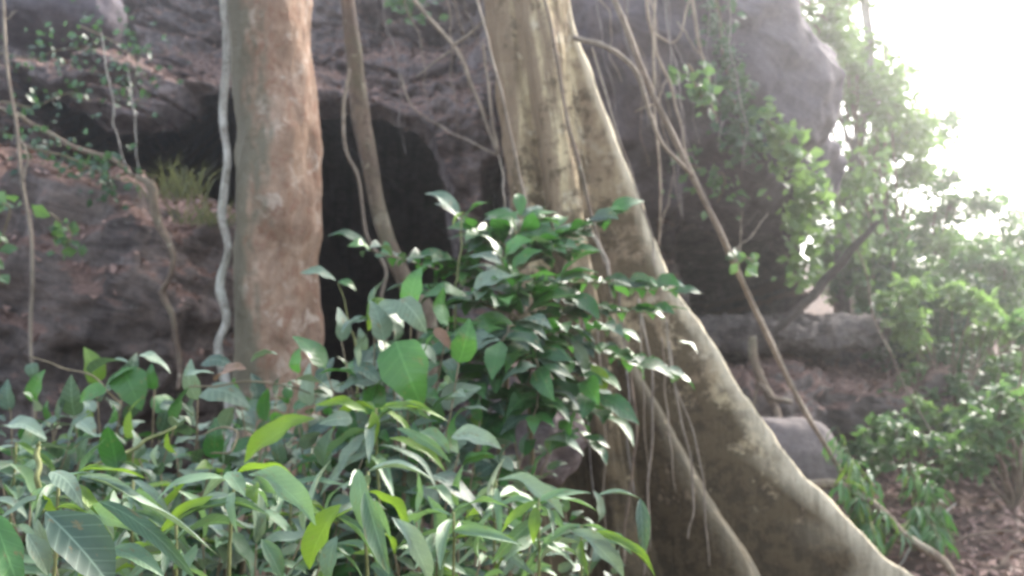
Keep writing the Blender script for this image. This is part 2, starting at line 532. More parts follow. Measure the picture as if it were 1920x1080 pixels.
# the chamber behind the cave mouth: its roof climbs inwards, its end is closed
bm = bmesh.new()
bm.from_mesh(cliff_me)
bm.verts.ensure_lookup_table()
sdf_flat = sdv.reshape(-1)
ring = [e_ for e_ in bm.edges if e_.is_boundary and all(sdf_flat[v_.index] > 2 for v_ in e_.verts)]
vs0 = {v_ for e_ in ring for v_ in e_.verts}
for v_ in [v_ for v_ in bm.verts if not v_.link_faces]:
    bm.verts.remove(v_)
ccx, ccz = -2.6, 3.3
for k in range(9):
    dy = .5 + .25 * k
    ex = bmesh.ops.extrude_edge_only(bm, edges=ring)['geom']
    ring = [e_ for e_ in ex if isinstance(e_, bmesh.types.BMEdge) and e_.is_boundary]
    nv = [v_ for v_ in ex if isinstance(v_, bmesh.types.BMVert)]
    nn_ = fbm(np.array([list(v_.co) for v_ in nv]) * .8, 3, 90 + k)
    for v_, h_ in zip(nv, nn_):
        v_.co.y += dy
        v_.co.x += .22 * dy * np.sign(v_.co.x - ccx) * min(1, abs(v_.co.x - ccx)) + .06 * h_
        if v_.co.z > ccz:
            v_.co.z += dy * (.46 + .06 * h_) * min(1, (v_.co.z - ccz) / .6)
bmesh.ops.contextual_create(bm, geom=ring)
bm.to_mesh(cliff_me)
bm.free()
cliff_me.polygons.foreach_set('use_smooth', [True] * len(cliff_me.polygons))
cliff = link('cliff', cliff_me, M['cliff'])
tag(cliff, 'grey brown rock cliff with a dark cave mouth', None, None, 'structure')

# ------------------------------------------------------------------ boulders
def boulder(name, label, c, half, mat, seed, power=2.6, amp=.12, freq=1.3, rot=(0, 0, 0), res=150, flat=None, fine=.02):
    nu, nv = res, res // 2
    u = np.linspace(0, 2 * math.pi, nu, endpoint=False)
    v = np.linspace(-math.pi / 2 + 1e-3, math.pi / 2 - 1e-3, nv)
    U, W = np.meshgrid(u, v)
    d = np.stack([np.cos(W) * np.cos(U), np.cos(W) * np.sin(U), np.sin(W)], -1)
    s = (np.abs(d) ** power).sum(-1) ** (-1 / power)
    p = d * s[..., None] * np.array(half)
    nn = p / np.array(half) ** 2
    nn /= np.linalg.norm(nn, axis=-1, keepdims=True)
    q = p * freq
    h = amp * fbm(q, 4, seed) + amp * .5 * (1 - 2 * np.abs(noise3(q * 1.9 + 3, seed + 5))) + fine * fbm(q * 7, 4, seed + 9)
    p = p + nn * h[..., None]
    V = p.reshape(-1, 3)
    F = []
    for j in range(nv - 1):
        for i in range(nu):
            F.append((j*nu + i, j*nu + (i+1) % nu, (j+1)*nu + (i+1) % nu, (j+1)*nu + i))
    F.append(tuple(range(nu - 1, -1, -1)))
    F.append(tuple((nv - 1)*nu + i for i in range(nu)))
    o = link(name, mesh_from(name, V, F), mat, None, c)
    o.rotation_euler = [R(a) for a in rot]
    tag(o, label, 'rock')
    return o

big = boulder('overhanging_boulder', 'huge smooth purple grey boulder overhanging at the top of the cliff', P(1255, 145, 8.3), (1.50, 1.3, 1.06), M['boulder'], 11, 2.5, .11, 1.15, (0, 34, 0), 260, fine=.03)
mound = boulder('rock_mound', 'brown mossy rock mound below the cave with fallen leaves on top', P(120, 585, 7.1), (1.45, 1.1, 1.10), M['mound'], 23, 3.4, .16, 1.5, (0, 13, 0), 240, fine=.04)
boulder('cliff_boulder', 'purple grey rock bulge under the huge boulder behind the creepers', P(1395, 325, 8.6), (.80, .9, .52), M['boulder'], 83, 2.6, .10, 1.6, (0, 12, 0), 140, fine=.03)
boulder('shadowed_rock', 'dark rock at the back of the gap under the flat slab', P(1575, 690, 9.7), (1.0, .5, .36), M['cliff'], 89, 2.6, .08, 1.6, (0, 0, 0), 110, fine=.03)
slab = boulder('rock_slab', 'long flat grey rock slab jutting over a dark gap', P(1455, 626, 8.6), (.78, .78, .13), M['slab'], 31, 7, .05, 2.2, (5, -5, 30), 200, fine=.04)
smooth = boulder('smooth_boulder', 'smooth rounded grey rock beside the big buttress root', P(1470, 872, 6.2), (.40, .34, .35), M['smooth'], 43, 2.2, .03, 1.4, (0, 0, 20), 100, fine=.006)
ledge1 = boulder('ledge_boulder', 'low brown boulder lying below the flat rock slab', P(1590, 790, 8.6), (1.15, .95, .50), M['mound'], 47, 2.6, .14, 2.0, (0, 8, 0), 180, fine=.05)
ledge2 = boulder('ledge_boulder', 'brown rock between the buttress root and the flat slab', P(1390, 770, 8.0), (.75, .8, .40), M['mound'], 53, 2.4, .12, 2.2, (0, -5, 0), 150, fine=.05)
boulder('cliff_top_boulder', 'dark rounded rock on the leafy ledge in the upper left corner', P(95, 20, 10.4), (.75, .6, .42), M['boulder'], 61, 2.4, .08, 1.2, (0, 6, 0), 110)
boulder('cliff_base_boulder', 'dark rock showing through the leaves beside the buttress foot', P(985, 790, 4.1), (.28, .25, .30), M['cliff'], 67, 2.3, .05, 2, (0, 0, 0), 90)

# ------------------------------------------------------------------ trees
def trunk_mesh(path, radii, n, sides, amp, freq, seed, lobes=0.0, knots=()):
    pts = catmull(path, n)
    V = np.zeros((n + 1, sides, 3))
    for k, p in enumerate(pts):
        tg = (pts[min(k+1, n)] - pts[max(k-1, 0)]).normalized()
        a = tg.cross(Vector((0, 1, 0))).normalized()
        b = tg.cross(a).normalized()
        rad = lerp_list(radii, k / n)
        for s in range(sides):
            an = 2 * math.pi * s / sides
            V[k, s] = p + rad * (a * math.cos(an) + b * math.sin(an))
    C = np.array([list(p) for p in pts])[:, None, :]
    d = V - C
    L = np.linalg.norm(d, axis=-1, keepdims=True)
    q = V * np.array([1, 1, .35]) * freq
    h = amp * fbm(q, 4, seed) + lobes * fbm(V * np.array([1.2, 1.2, .5]) * freq * .4, 2, seed + 3)
    KK, AA = np.meshgrid(np.arange(n + 1) / n, np.arange(sides) / sides, indexing='ij')
    for (kt, ka, km, ks) in knots:
        da = (AA - ka + .5) % 1 - .5
        h = h + km * np.exp(-((KK - kt) / (ks * .35)) ** 2 - (da / ks) ** 2)
    V = C + d * (1 + h[..., None])
    I = np.arange((n + 1) * sides).reshape(n + 1, sides)
    J = np.roll(I, -1, 1)
    F = np.stack([I[:-1], J[:-1], J[1:], I[1:]], -1).reshape(-1, 4)
    return V.reshape(-1, 3), F

# tan barked tree left of the cave
base = P(512, 800, 5.5)
base = Vector((base.x, base.y, gz(base.x, base.y) - .1))
t_left = thing('forest_tree', 'thick tan barked tree trunk standing in front of the cave', 'tree', base)
path = [base, P(512, 820, 5.5), P(514, 700, 5.5), P(520, 560, 5.5), P(524, 420, 5.5), P(520, 280, 5.5), P(512, 150, 5.5), P(502, 20, 5.5), P(490, -180, 5.5), P(480, -700, 5.5)]
V, F = trunk_mesh([p - base for p in path], [.34, .28, .245, .252, .272, .268, .255, .25, .24, .2], 300, 140, .09, 6.5, 77, .18, [(.80, .80, .14, .07), (.62, .92, .10, .05), (.45, .70, .12, .06), (.35, .95, -.10, .05), (.70, .66, -.10, .07), (.25, .78, .10, .06), (.55, .02, .10, .06), (.90, .72, .10, .05)])
link('trunk', mesh_from('trunk', V, F), M['bark_left'], t_left)

# buttressed tree
bc = P(1136, 1000, 4.8)
ZB, ZT = 0.25, 6.5
nzv, nth = 330, 520
zs = ZB + (ZT - ZB) * np.linspace(0, 1, nzv) ** 1.25
def py_of(z):       # photograph row of a height at the tree's distance
    return 540 - FPX * np.tan(np.arctan2(z - CAM.z, bc.y) - PITCH)
pyz = py_of(zs)
axis_px = 990 + .142 * np.clip(pyz, -900, 1400)
axis_x = (axis_px - 960) / FPX * 4.8
th = np.linspace(0, 2 * math.pi, nth, endpoint=False)
Z2, TH = np.meshgrid(zs, th, indexing='ij')
def prof(tab):
    a = np.array(tab, float)
    return np.interp(pyz, a[:, 0], a[:, 1])
r0 = prof([(-900, .20), (-200, .235), (0, .24), (300, .215), (600, .245), (900, .31), (1100, .38), (1400, .46)])
fins = [  # angle (0 = right, -90 = towards the camera), reach by row, half thickness, twist
    (-14, [(-400, .12), (-100, .22), (60, .255), (200, .345), (380, .47), (540, .585), (680, .775), (850, 1.01), (960, 1.26), (1080, 1.56), (1180, 1.95), (1300, 2.6)], .050, 0),
    (-46, [(0, .1), (450, .16), (600, .24), (690, .36), (760, .46), (850, .60), (980, .80), (1080, .96), (1200, 1.25), (1300, 1.6)], .040, 0),
    (-84, [(-300, .20), (0, .27), (200, .33), (350, .37), (450, .40), (600, .43), (800, .48), (1000, .56), (1150, .7), (1300, .9)], .08, 0),
    (-128, [(-300, .20), (0, .27), (200, .29), (420, .33), (650, .42), (900, .55), (1100, .75), (1300, 1.0)], .06, 0),
    (176, [(0, .2), (500, .26), (800, .36), (1000, .5), (1300, .9)], .05, 0),
    (105, [(0, .2), (400, .4), (800, .8), (1100, 1.4), (1300, 1.8)], .06, 0),
    (40, [(0, .2), (400, .42), (800, .8), (1100, 1.3), (1300, 1.9)], .06, 0)]
rr = np.repeat(r0[:, None], nth, 1)
crest = np.zeros_like(rr)
q0 = np.stack([np.cos(TH) * .6, np.sin(TH) * .6, Z2 * .55], -1)
for k, (ang, tab, th_, tw) in enumerate(fins):
    Lk = prof(tab)[:, None] * (1 + .018 * fbm(np.stack([zs * 5.3, zs * 0 + 7 * k, zs * 0], -1), 4, 70 + k))[:, None]
    wav = .05 * fbm(np.stack([Z2 * 1.1, Z2 * 0 + k * 5, Z2 * 0], -1), 3, 50 + k)
    dlt = TH - R(ang) - wav
    dlt = (dlt + math.pi) % (2 * math.pi) - math.pi
    tk = th_ * (1 + .25 * noise3(np.stack([Z2 * 2.5, TH * 0 + k, Z2 * 0], -1), 5))
    ext = np.where(np.cos(dlt) > 0, tk / np.maximum(np.abs(np.sin(dlt)), 1e-4), 0)
    # rounded crest
    ext = 1 / (1 / np.maximum(ext, 1e-3) ** 6 + 1 / Lk ** 6) ** (1 / 6)
    crest = np.maximum(crest, sstep(.86, .965, ext / Lk) * (ext > rr) * (1, .25, 0, 0, 0, 0, 0)[k])
    kk = 36.0
    mxv = np.maximum(rr, ext)
    rr = mxv + np.log(np.exp(kk * (rr - mxv)) + np.exp(kk * (ext - mxv))) / kk * .8
rr = rr * (1 + .045 * fbm(q0 * np.array([6, 6, 2.0]), 4, 61)) + .012 * fbm(np.stack([np.cos(TH) * rr, np.sin(TH) * rr, Z2 * .4], -1) * 9, 3, 62)
VX = axis_x[:, None] + rr * np.cos(TH)
VY = bc.y + rr * np.sin(TH)
root_b = Vector((bc.x, bc.y, gz(bc.x, bc.y)))
V = np.stack([VX, VY, Z2], -1).reshape(-1, 3) - np.array(root_b)
I = np.arange(nzv * nth).reshape(nzv, nth)
J = np.roll(I, -1, 1)
F = np.stack([I[:-1], J[:-1], J[1:], I[1:]], -1).reshape(-1, 4)
t_butt = thing('buttress_tree', 'pale cream barked tree with tall plank buttress roots sweeping to the ground', 'tree', root_b)
tm = mesh_from('trunk', V, F)
tm.attributes.new('crest', 'FLOAT', 'POINT').data.foreach_set('value', crest.reshape(-1).astype(np.float32))
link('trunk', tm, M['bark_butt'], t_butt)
# surface root that runs on past the smooth rock
V, F = tube([P(1480, 905, 5.6) - root_b, P(1590, 920, 5.5) - root_b, P(1680, 990, 5.2) - root_b, P(1790, 1075, 4.9) - root_b, P(1850, 1150, 4.7) - root_b], [.03, .034, .03, .02, .012], 40, 10, .03, 5, .2)
link('surface_root', mesh_from('surface_root', V, F), M['bark_thin'], t_butt)

def simple_tree(name, label, path, radii, mat, sides=14, n=70, seed=1, limbs=(), amp=.08):
    b = Vector(path[0])
    t = thing(name, label, 'tree', b)
    V, F = trunk_mesh([Vector(p) - b for p in path], radii, n, sides, amp, 9, seed, .08)
    link('trunk', mesh_from('trunk', V, F), mat, t)
    for pts, rad in limbs:
        v, f = tube([Vector(p) - b for p in pts], rad, 20, 7, .01, seed, .08)
        link('limb', mesh_from('limb', v, f), mat, t)
    return t

def onground(px, py, d, sink=.05):
    p = P(px, py, d)
    return Vector((p.x, p.y, gz(p.x, p.y) - sink))

simple_tree('slender_tree', 'slender crooked brown tree leaning across the cave mouth', [onground(800, 640, 6.3), P(800, 615, 6.3), P(772, 555, 6.3), P(738, 478, 6.3), P(710, 395, 6.3), P(692, 300, 6.3), P(675, 210, 6.3), P(664, 110, 6.3), P(652, 0, 6.3), P(640, -200, 6.3)],
            [.075, .07, .062, .058, .054, .060, .066, .056, .046, .04], M['bark_thin'], 16, 110, 3)
simple_tree('slender_tree', 'thin grey trunk rising at the edge of the bright sky beside the boulder', [onground(1575, 560, 10.6), P(1578, 470, 10.6), P(1596, 340, 10.5), P(1622, 200, 10.4), P(1628, 60, 10.4), P(1600, -120, 10.4)],
            [.10, .085, .075, .065, .06, .05], M['bark_grey'], 14, 60, 4,
            [((P(1603, 300, 10.5), P(1575, 210, 10.3), P(1560, 130, 10.2)), [.03, .02, .012]), ((P(1622, 200, 10.4), P(1655, 130, 10.4), P(1670, 60, 10.5)), [.03, .02, .01])])

# ------------------------------------------------------------------ leaves
def leaf_mesh(name, kind, seed):
    r = random.Random(seed)
    nx, ys = 12, (-1, 0, 1)
    V, F = [], []
    arch = r.uniform(.02, .24); fold = r.uniform(0, .35); wav = r.uniform(.01, .05); twist = r.uniform(-.35, .35); bend = r.uniform(-.10, .10)
    for i in range(nx + 1):
        x = i / nx
        if kind == 'lance': wd = (math.sin(math.pi * x ** .8)) ** .85
        elif kind == 'ovate': wd = math.sin(math.pi * x ** .62) ** .75 * (1 - .12 * x)
        else: wd = math.sin(math.pi * x ** .88) ** .95
        wd = max(wd, .02)
        for y in ys:
            yy = .5 * y * wd
            z = arch * 4 * x * (1 - x) + fold * abs(yy) * .6 + wav * math.sin(x * 11 + seed) * abs(y) * wd + twist * yy * x
            V.append((x, yy + bend * 4 * x * (1 - x) + .025 * wd * y * math.sin(x * 17 + seed), z))
    k = len(ys)
    for i in range(nx):
        for j in range(k - 1):
            F.append((i*k + j, (i+1)*k + j, (i+1)*k + j + 1, i*k + j + 1))
    return mesh_from(name, V, F)

LEAF = {}
for kind in ('lance', 'ovate', 'ellip'):
    for mk in ('leaf_gloss', 'leaf_broad', 'leaf_lance', 'leaf_lime', 'leaf_pale', 'leaf_mid', 'leaf_brown'):
        lst = []
        for s in range(7):
            me = leaf_mesh('leaf', kind, s * 7 + len(kind))
            me.materials.append(M[mk])
            lst.append(me)
        LEAF[kind, mk] = lst

def put_leaf(parent, origin, b, t, wid, nrm, kind, mk, r):
    X = (t - b)
    L = X.length
    X = X / L
    Zv = nrm - X * nrm.dot(X)
    if Zv.length < 1e-3: Zv = Vector((0, -1, .3))
    Zv.normalize()
    Yv = Zv.cross(X)
    o = bpy.data.objects.new('leaf', r.choice(LEAF[kind, mk]))
    B = b - origin
    o.matrix_basis = Matrix(((X.x*L, Yv.x*wid, Zv.x*L, B.x), (X.y*L, Yv.y*wid, Zv.y*L, B.y), (X.z*L, Yv.z*wid, Zv.z*L, B.z), (0, 0, 0, 1)))
    o.parent = parent
    COL.objects.link(o)
    return o

def rv(r, s=1.0):
    return Vector((r.gauss(0, s), r.gauss(0, s), r.gauss(0, s)))

NH = Vector((0, -.55, .8))

def pick(r, mks):
    x = r.random() * sum(wt for _, wt in mks)
    for m_, wt in mks:
        x -= wt
        if x <= 0: return m_
    return mks[-1][0]

def leafy_branch(root, org, pts, rad, kind, mks, n, ln, ratio, r, stem_mat, t0=.25, lat=.9, droop=.25, nh=NH, pairs=False, jit=.35, petiole=.02):
    v, f = tube([p - org for p in pts], rad, 14, 5, .004, r.randint(0, 999))
    root = link('branch', mesh_from('branch', v, f), stem_mat, root)      # the leaves hang on the branch
    path = catmull(pts, 40)
    for k in range(n):
        t = t0 + (1 - t0) * (k + r.uniform(.2, .8)) / n
        i = min(39, int(t * 40))
        b = path[i]
        tg = (path[i+1] - path[i]).normalized()
        side = tg.cross(Vector((0, 0, 1)))
        if side.length < .3: side = Vector((r.uniform(-1, 1), r.uniform(-1, .4), 0))
        side.normalize()
        if abs(tg.z) > .6:     # upright shoot: leaves all round
            a = r.uniform(0, 6.283)
            side = Vector((math.cos(a), math.sin(a) * .8 - .2, 0)).normalized()
        for s in ((-1, 1) if pairs else ((-1) ** k,)):
            L = r.uniform(*ln) * (1 - .25 * (t - .5))
            d = tg * r.uniform(.25, .7) + side * s * lat + Vector((0, 0, -droop * r.uniform(.2, 1.6))) + rv(r, jit * .4)
            d.normalize()
            b2 = b + d * petiole
            put_leaf(root, org, b2, b2 + d * L, L * ratio * r.uniform(.85, 1.15), nh + rv(r, jit), kind, pick(r, mks), r)
    d = (path[-1] - path[-4]).normalized() + Vector((0, 0, -droop)) + rv(r, .15)
    d.normalize()
    L = r.uniform(*ln)
    put_leaf(root, org, path[-1], path[-1] + d * L, L * ratio, nh + rv(r, jit), kind, pick(r, mks), r)

def bush(name, label, rootpx, tips, kind, mks, n, ln, ratio, seed, stem='twig', cat='plant', group=None, rad=(.007, .002), **kw):
    """a plant on the ground at rootpx = (column, distance) with a leafy branch to each tip (column, row, distance)"""
    r = random.Random(seed)
    g = onground(rootpx[0], 900, rootpx[1], .02)
    root = thing(name, label, cat, g, group)
    for (tx, ty, td) in tips:
        tip = P(tx, ty, td)
        dx = tip - g
        mid = g + dx * .55 + Vector((0, 0, .16 * dx.length)) + rv(r, .03)
        leafy_branch(root, g, [g, g + dx * .25 + Vector((0, 0, .12 * dx.length)), mid, tip], [rad[0], rad[0] * .7, rad[1]], kind, mks, n, ln, ratio, r, M[stem], **kw)
    return root, g, r

def hero(root, g, r, lst, kind, mk, ratio, nh=NH, jit=.15):
    for it in lst:
        (bx, by, tx, ty, d) = it[:5]
        k_, m_, q_ = kind, mk, ratio
        if len(it) > 5 and it[5]: m_ = it[5]
        if len(it) > 6 and it[6]: q_ = it[6]
        if len(it) > 7 and it[7]: k_ = it[7]
        b = P(bx, by, d); t = P(tx, ty, d - r.uniform(-.02, .06))
        L = (t - b).length
        put_leaf(root, g, b, t, L * q_, nh + rv(r, jit), k_, m_, r)

# --- the coffee-like shrub in the middle: level sprays of glossy leaves
GL = [('leaf_gloss', 5), ('leaf_broad', 2), ('leaf_mid', 1.2)]
r = random.Random(101)
g = onground(930, 900, 3.3, .02)
shrub = thing('glossy_shrub', 'glossy dark green shrub with level leaf sprays before the buttress tree', 'shrub', g)
stems = [[g, P(940, 900, 3.3), P(950, 700, 3.3), P(960, 520, 3.35), P(965, 430, 3.4)], [g, P(900, 900, 3.25), P(880, 720, 3.2), P(850, 580, 3.2)]]
for s_ in stems:
    v, f = tube([p - g for p in s_], [.018, .014, .009, .005], 24, 7, .006, 3)
    link('stem', mesh_from('stem', v, f), M['twig'], shrub)
sprays = [
    ((955, 540), (820, 505), (690, 468), 3.3, 9), ((960, 500), (900, 450), (862, 410), 3.35, 6), ((962, 470), (975, 430), (975, 405), 3.4, 7),
    ((962, 500), (1050, 450), (1140, 408), 3.45, 10), ((955, 560), (1080, 530), (1262, 548), 3.35, 13), ((955, 600), (1080, 590), (1230, 585), 3.3, 11),
    ((950, 640), (1060, 640), (1180, 680), 3.2, 10), ((955, 590), (880, 560), (800, 545), 3.15, 8), ((950, 640), (880, 620), (810, 640), 3.05, 8),
    ((950, 680), (1020, 670), (1110, 700), 3.05, 9), ((950, 700), (930, 660), (880, 680), 3.0, 7), ((955, 520), (1010, 480), (1070, 470), 3.25, 8),
    ((955, 560), (1010, 545), (1060, 560), 3.15, 8), ((950, 700), (1040, 730), (1130, 780), 3.1, 8),
    ((955, 640), (1090, 650), (1250, 690), 3.4, 9), ((950, 560), (900, 520), (850, 500), 3.25, 7), ((958, 470), (930, 450), (905, 455), 3.3, 7),
    ((955, 480), (1020, 450), (1040, 430), 3.5, 7)]
for a, b, c, d, n in sprays:
    leafy_branch(shrub, g, [P(a[0], a[1], 3.3), P(b[0], b[1], (3.3 + d) / 2), P(c[0], c[1], d)], [.006, .004, .002], 'ellip', GL, n, (.105, .18), .43, r, M['twig'], t0=.12, lat=.85, droop=.15, nh=Vector((0, -.6, .85)), pairs=True, jit=.2, petiole=.006)
g2 = onground(1000, 900, 3.0, .02)
shrub2 = thing('glossy_shrub', 'lower glossy shrub whose leaves spread below the level sprays', 'shrub', g2)
v, f = tube([g2 - g2, P(1000, 900, 3.0) - g2, P(990, 700, 3.0) - g2, P(970, 560, 3.05) - g2], [.014, .011, .007, .004], 24, 7, .006, 8)
link('stem', mesh_from('stem', v, f), M['twig'], shrub2)
for a, b, c, d, n in [((975, 600), (1000, 570), (1050, 520), 3.0, 7), ((975, 600), (930, 570), (880, 560), 2.95, 7), ((980, 640), (1060, 620), (1150, 620), 2.95, 8), ((980, 640), (900, 640), (830, 680), 2.85, 8),
                      ((985, 690), (1050, 690), (1120, 740), 2.9, 8), ((985, 690), (920, 700), (860, 740), 2.8, 7), ((990, 740), (1050, 770), (1100, 830), 2.85, 7), ((990, 740), (930, 760), (900, 810), 2.8, 7),
                      ((972, 570), (960, 530), (940, 490), 3.0, 7), ((985, 660), (1000, 650), (1010, 690), 2.75, 7), ((975, 620), (960, 610), (940, 640), 2.75, 7), ((990, 720), (1010, 740), (1000, 780), 2.75, 6)]:
    leafy_branch(shrub2, g2, [P(a[0], a[1], 3.0), P(b[0], b[1], (3.0 + d) / 2), P(c[0], c[1], d)], [.006, .004, .002], 'ellip', GL, n, (.10, .17), .44, r, M['twig'], t0=.1, lat=.85, droop=.2, nh=Vector((0, -.6, .85)), pairs=True, jit=.22, petiole=.006)
hero(shrub, g, r, [(885, 552, 960, 517, 2.9, 'leaf_pale'), (980, 745, 1030, 775, 2.9, 'leaf_mid', .6), (1108, 683, 1130, 740, 3.0, 'leaf_lime', .5), (850, 425, 872, 398, 3.2, 'leaf_lime', .5),
                   (940, 545, 1000, 558, 3.0, 'leaf_mid', .5), (1270, 640, 1310, 665, 3.3, 'leaf_gloss', .6), (1020, 825, 1095, 855, 2.8, 'leaf_pale', .42), (1075, 640, 1100, 700, 3.0, 'leaf_pale', .4)], 'ellip', 'leaf_gloss', .4)

# --- sapling with large pale leaves left of the shrub
BR = [('leaf_broad', 4), ('leaf_mid', 2), ('leaf_pale', 1)]
b1, g1, r1 = bush('broadleaf_sapling', 'sapling with one large shiny bright green leaf in the middle of the thicket', (760, 2.7),
    [(770, 575, 2.7), (700, 600, 2.7), (640, 640, 2.8), (840, 610, 2.75), (610, 690, 2.7), (680, 690, 2.6), (800, 700, 2.6), (720, 640, 2.6), (860, 680, 2.6)], 'ovate', BR, 9, (.10, .17), .58, 202, t0=.4, jit=.4)
hero(b1, g1, r1, [(742, 640, 792, 765, 2.55, 'leaf_mid', .72), (750, 560, 800, 625, 2.6, 'leaf_pale', .6), (667, 683, 720, 724, 2.6, 'leaf_broad', .45), (700, 590, 775, 572, 2.65, 'leaf_pale', .5),
                  (690, 600, 640, 625, 2.65), (720, 560, 690, 620, 2.7, 'leaf_lime', .6), (815, 615, 850, 660, 2.6, 'leaf_brown', .4), (660, 785, 598, 795, 2.4, 'leaf_pale', .5), (690, 800, 688, 850, 2.4, 'leaf_lime', .5)], 'ovate', 'leaf_broad', .6, jit=.25)

# --- small two leaved seedling
r = random.Random(5)
g = onground(655, 900, 3.2, .02)
sdl = thing('seedling', 'tall thin seedling with two leaves at its tip against the cave', 'plant', g)
v, f = tube([g - g, P(668, 720, 3.2) - g, P(655, 610, 3.2) - g, P(634, 530, 3.2) - g], [.006, .004, .003, .002], 20, 5, .004, 2)
link('stem', mesh_from('stem', v, f), M['stem'], sdl)
hero(sdl, g, r, [(630, 527, 562, 512, 3.18, 'leaf_pale', .34), (634, 528, 668, 546, 3.18, 'leaf_mid', .6), (655, 610, 690, 600, 3.15, 'leaf_broad', .5)], 'ellip', 'leaf_mid', .4, Vector((0, -.6, .8)))

# --- broad leaved bushes in the lower left
LN = [('leaf_lance', 4), ('leaf_lime', .9), ('leaf_pale', 1.8)]
LB = [('leaf_broad', 5), ('leaf_gloss', 1.4), ('leaf_mid', 1.2), ('leaf_pale', 1.5), ('leaf_lime', .2), ('leaf_brown', .03)]
bushes = [
    ('low broad leaved bush with a drooping bright green leaf pair under the rock mound', (230, 3.0), [(230, 700, 3.0), (180, 690, 3.1), (290, 700, 3.0), (140, 750, 2.9), (330, 760, 2.8), (250, 790, 2.7)], 7, (.10, .17), .62,
     [(250, 690, 195, 745, 2.75, 'leaf_mid', .7), (230, 690, 265, 770, 2.75, 'leaf_gloss', .75), (170, 700, 240, 680, 2.9), (262, 665, 320, 700, 2.9, 'leaf_pale', .6), (200, 730, 150, 755, 2.7, 'leaf_mid', .6)]),
    ('bush with one brown dead leaf and a cream leaf before the tan trunk', (420, 3.0), [(370, 720, 3.0), (450, 715, 3.0), (520, 740, 3.0), (560, 700, 3.2), (420, 780, 2.8), (500, 790, 2.7)], 7, (.10, .16), .55,
     [(405, 715, 462, 692, 2.75, 'leaf_brown', .62), (345, 708, 402, 700, 2.8, 'leaf_pale', .5), (380, 680, 440, 690, 3.0), (520, 665, 470, 680, 3.0, 'leaf_pale', .45), (380, 735, 470, 765, 2.8)]),
    ('grey green bush at the far left edge below the thin sapling', (30, 2.9), [(20, 740, 2.9), (70, 730, 3.0), (110, 760, 2.9), (-20, 790, 2.8), (-130, 770, 2.9), (-220, 800, 2.9), (-90, 840, 2.7), (60, 800, 2.7), (130, 800, 2.8), (150, 830, 2.7)], 8, (.10, .17), .56,
     [(60, 680, 66, 712, 3.0, 'leaf_broad', .8), (10, 800, 88, 825, 2.5, 'leaf_pale', .45), (150, 790, 180, 820, 2.5, 'leaf_pale', .6)]),
    ('tangled bush with arching tan twigs in the middle of the thicket', (330, 2.6), [(260, 830, 2.5), (330, 820, 2.5), (400, 830, 2.5), (300, 880, 2.3), (220, 880, 2.3), (420, 870, 2.4)], 7, (.09, .15), .58, []),
    ('broad leaved bush under the sapling with the shiny leaf', (590, 2.6), [(560, 800, 2.6), (640, 830, 2.6), (610, 880, 2.4), (680, 860, 2.5), (530, 870, 2.5), (580, 760, 2.8), (700, 780, 2.6)], 7, (.10, .16), .58, []),
    ('dark leaved bush at the foot of the glossy shrub', (880, 2.7), [(820, 800, 2.7), (900, 790, 2.7), (860, 850, 2.5), (940, 870, 2.6), (780, 870, 2.5), (980, 850, 2.7), (1000, 900, 2.6)], 7, (.09, .16), .5,
     [(812, 891, 913, 980, 2.2, 'leaf_broad', .42), (846, 820, 940, 842, 2.3, 'leaf_pale', .36), (787, 810, 843, 850, 2.3, 'leaf_lance', .4)]),
    ('bush spilling along the lower edge of the thicket left of centre', (480, 2.2), [(430, 960, 2.1), (520, 950, 2.1), (480, 1020, 2.0), (570, 1000, 2.0), (380, 1010, 2.0), (600, 1060, 1.9)], 7, (.09, .15), .6, []),
    ('bush spilling along the lower edge of the thicket below the glossy shrub', (850, 2.3), [(780, 960, 2.2), (860, 950, 2.2), (930, 980, 2.2), (820, 1040, 2.0), (900, 1050, 2.0), (740, 1040, 2.0), (1000, 1000, 2.3)], 7, (.09, .15), .56, []),
    ('bush in the bottom left corner under the big oval leaf', (120, 2.1), [(60, 960, 2.1), (140, 950, 2.1), (220, 970, 2.1), (100, 1040, 1.9), (200, 1050, 1.9), (280, 1030, 2.0), (0, 900, 2.3), (60, 880, 2.4), (-90, 950, 2.2), (-170, 980, 2.2)], 7, (.09, .15), .58, []),
    ('low bush growing at the foot of the front buttress', (1090, 3.0), [(1060, 960, 3.0), (1120, 980, 2.9), (1080, 1040, 2.8), (1160, 1050, 2.8), (1020, 960, 2.9)], 6, (.08, .13), .5, []),
]
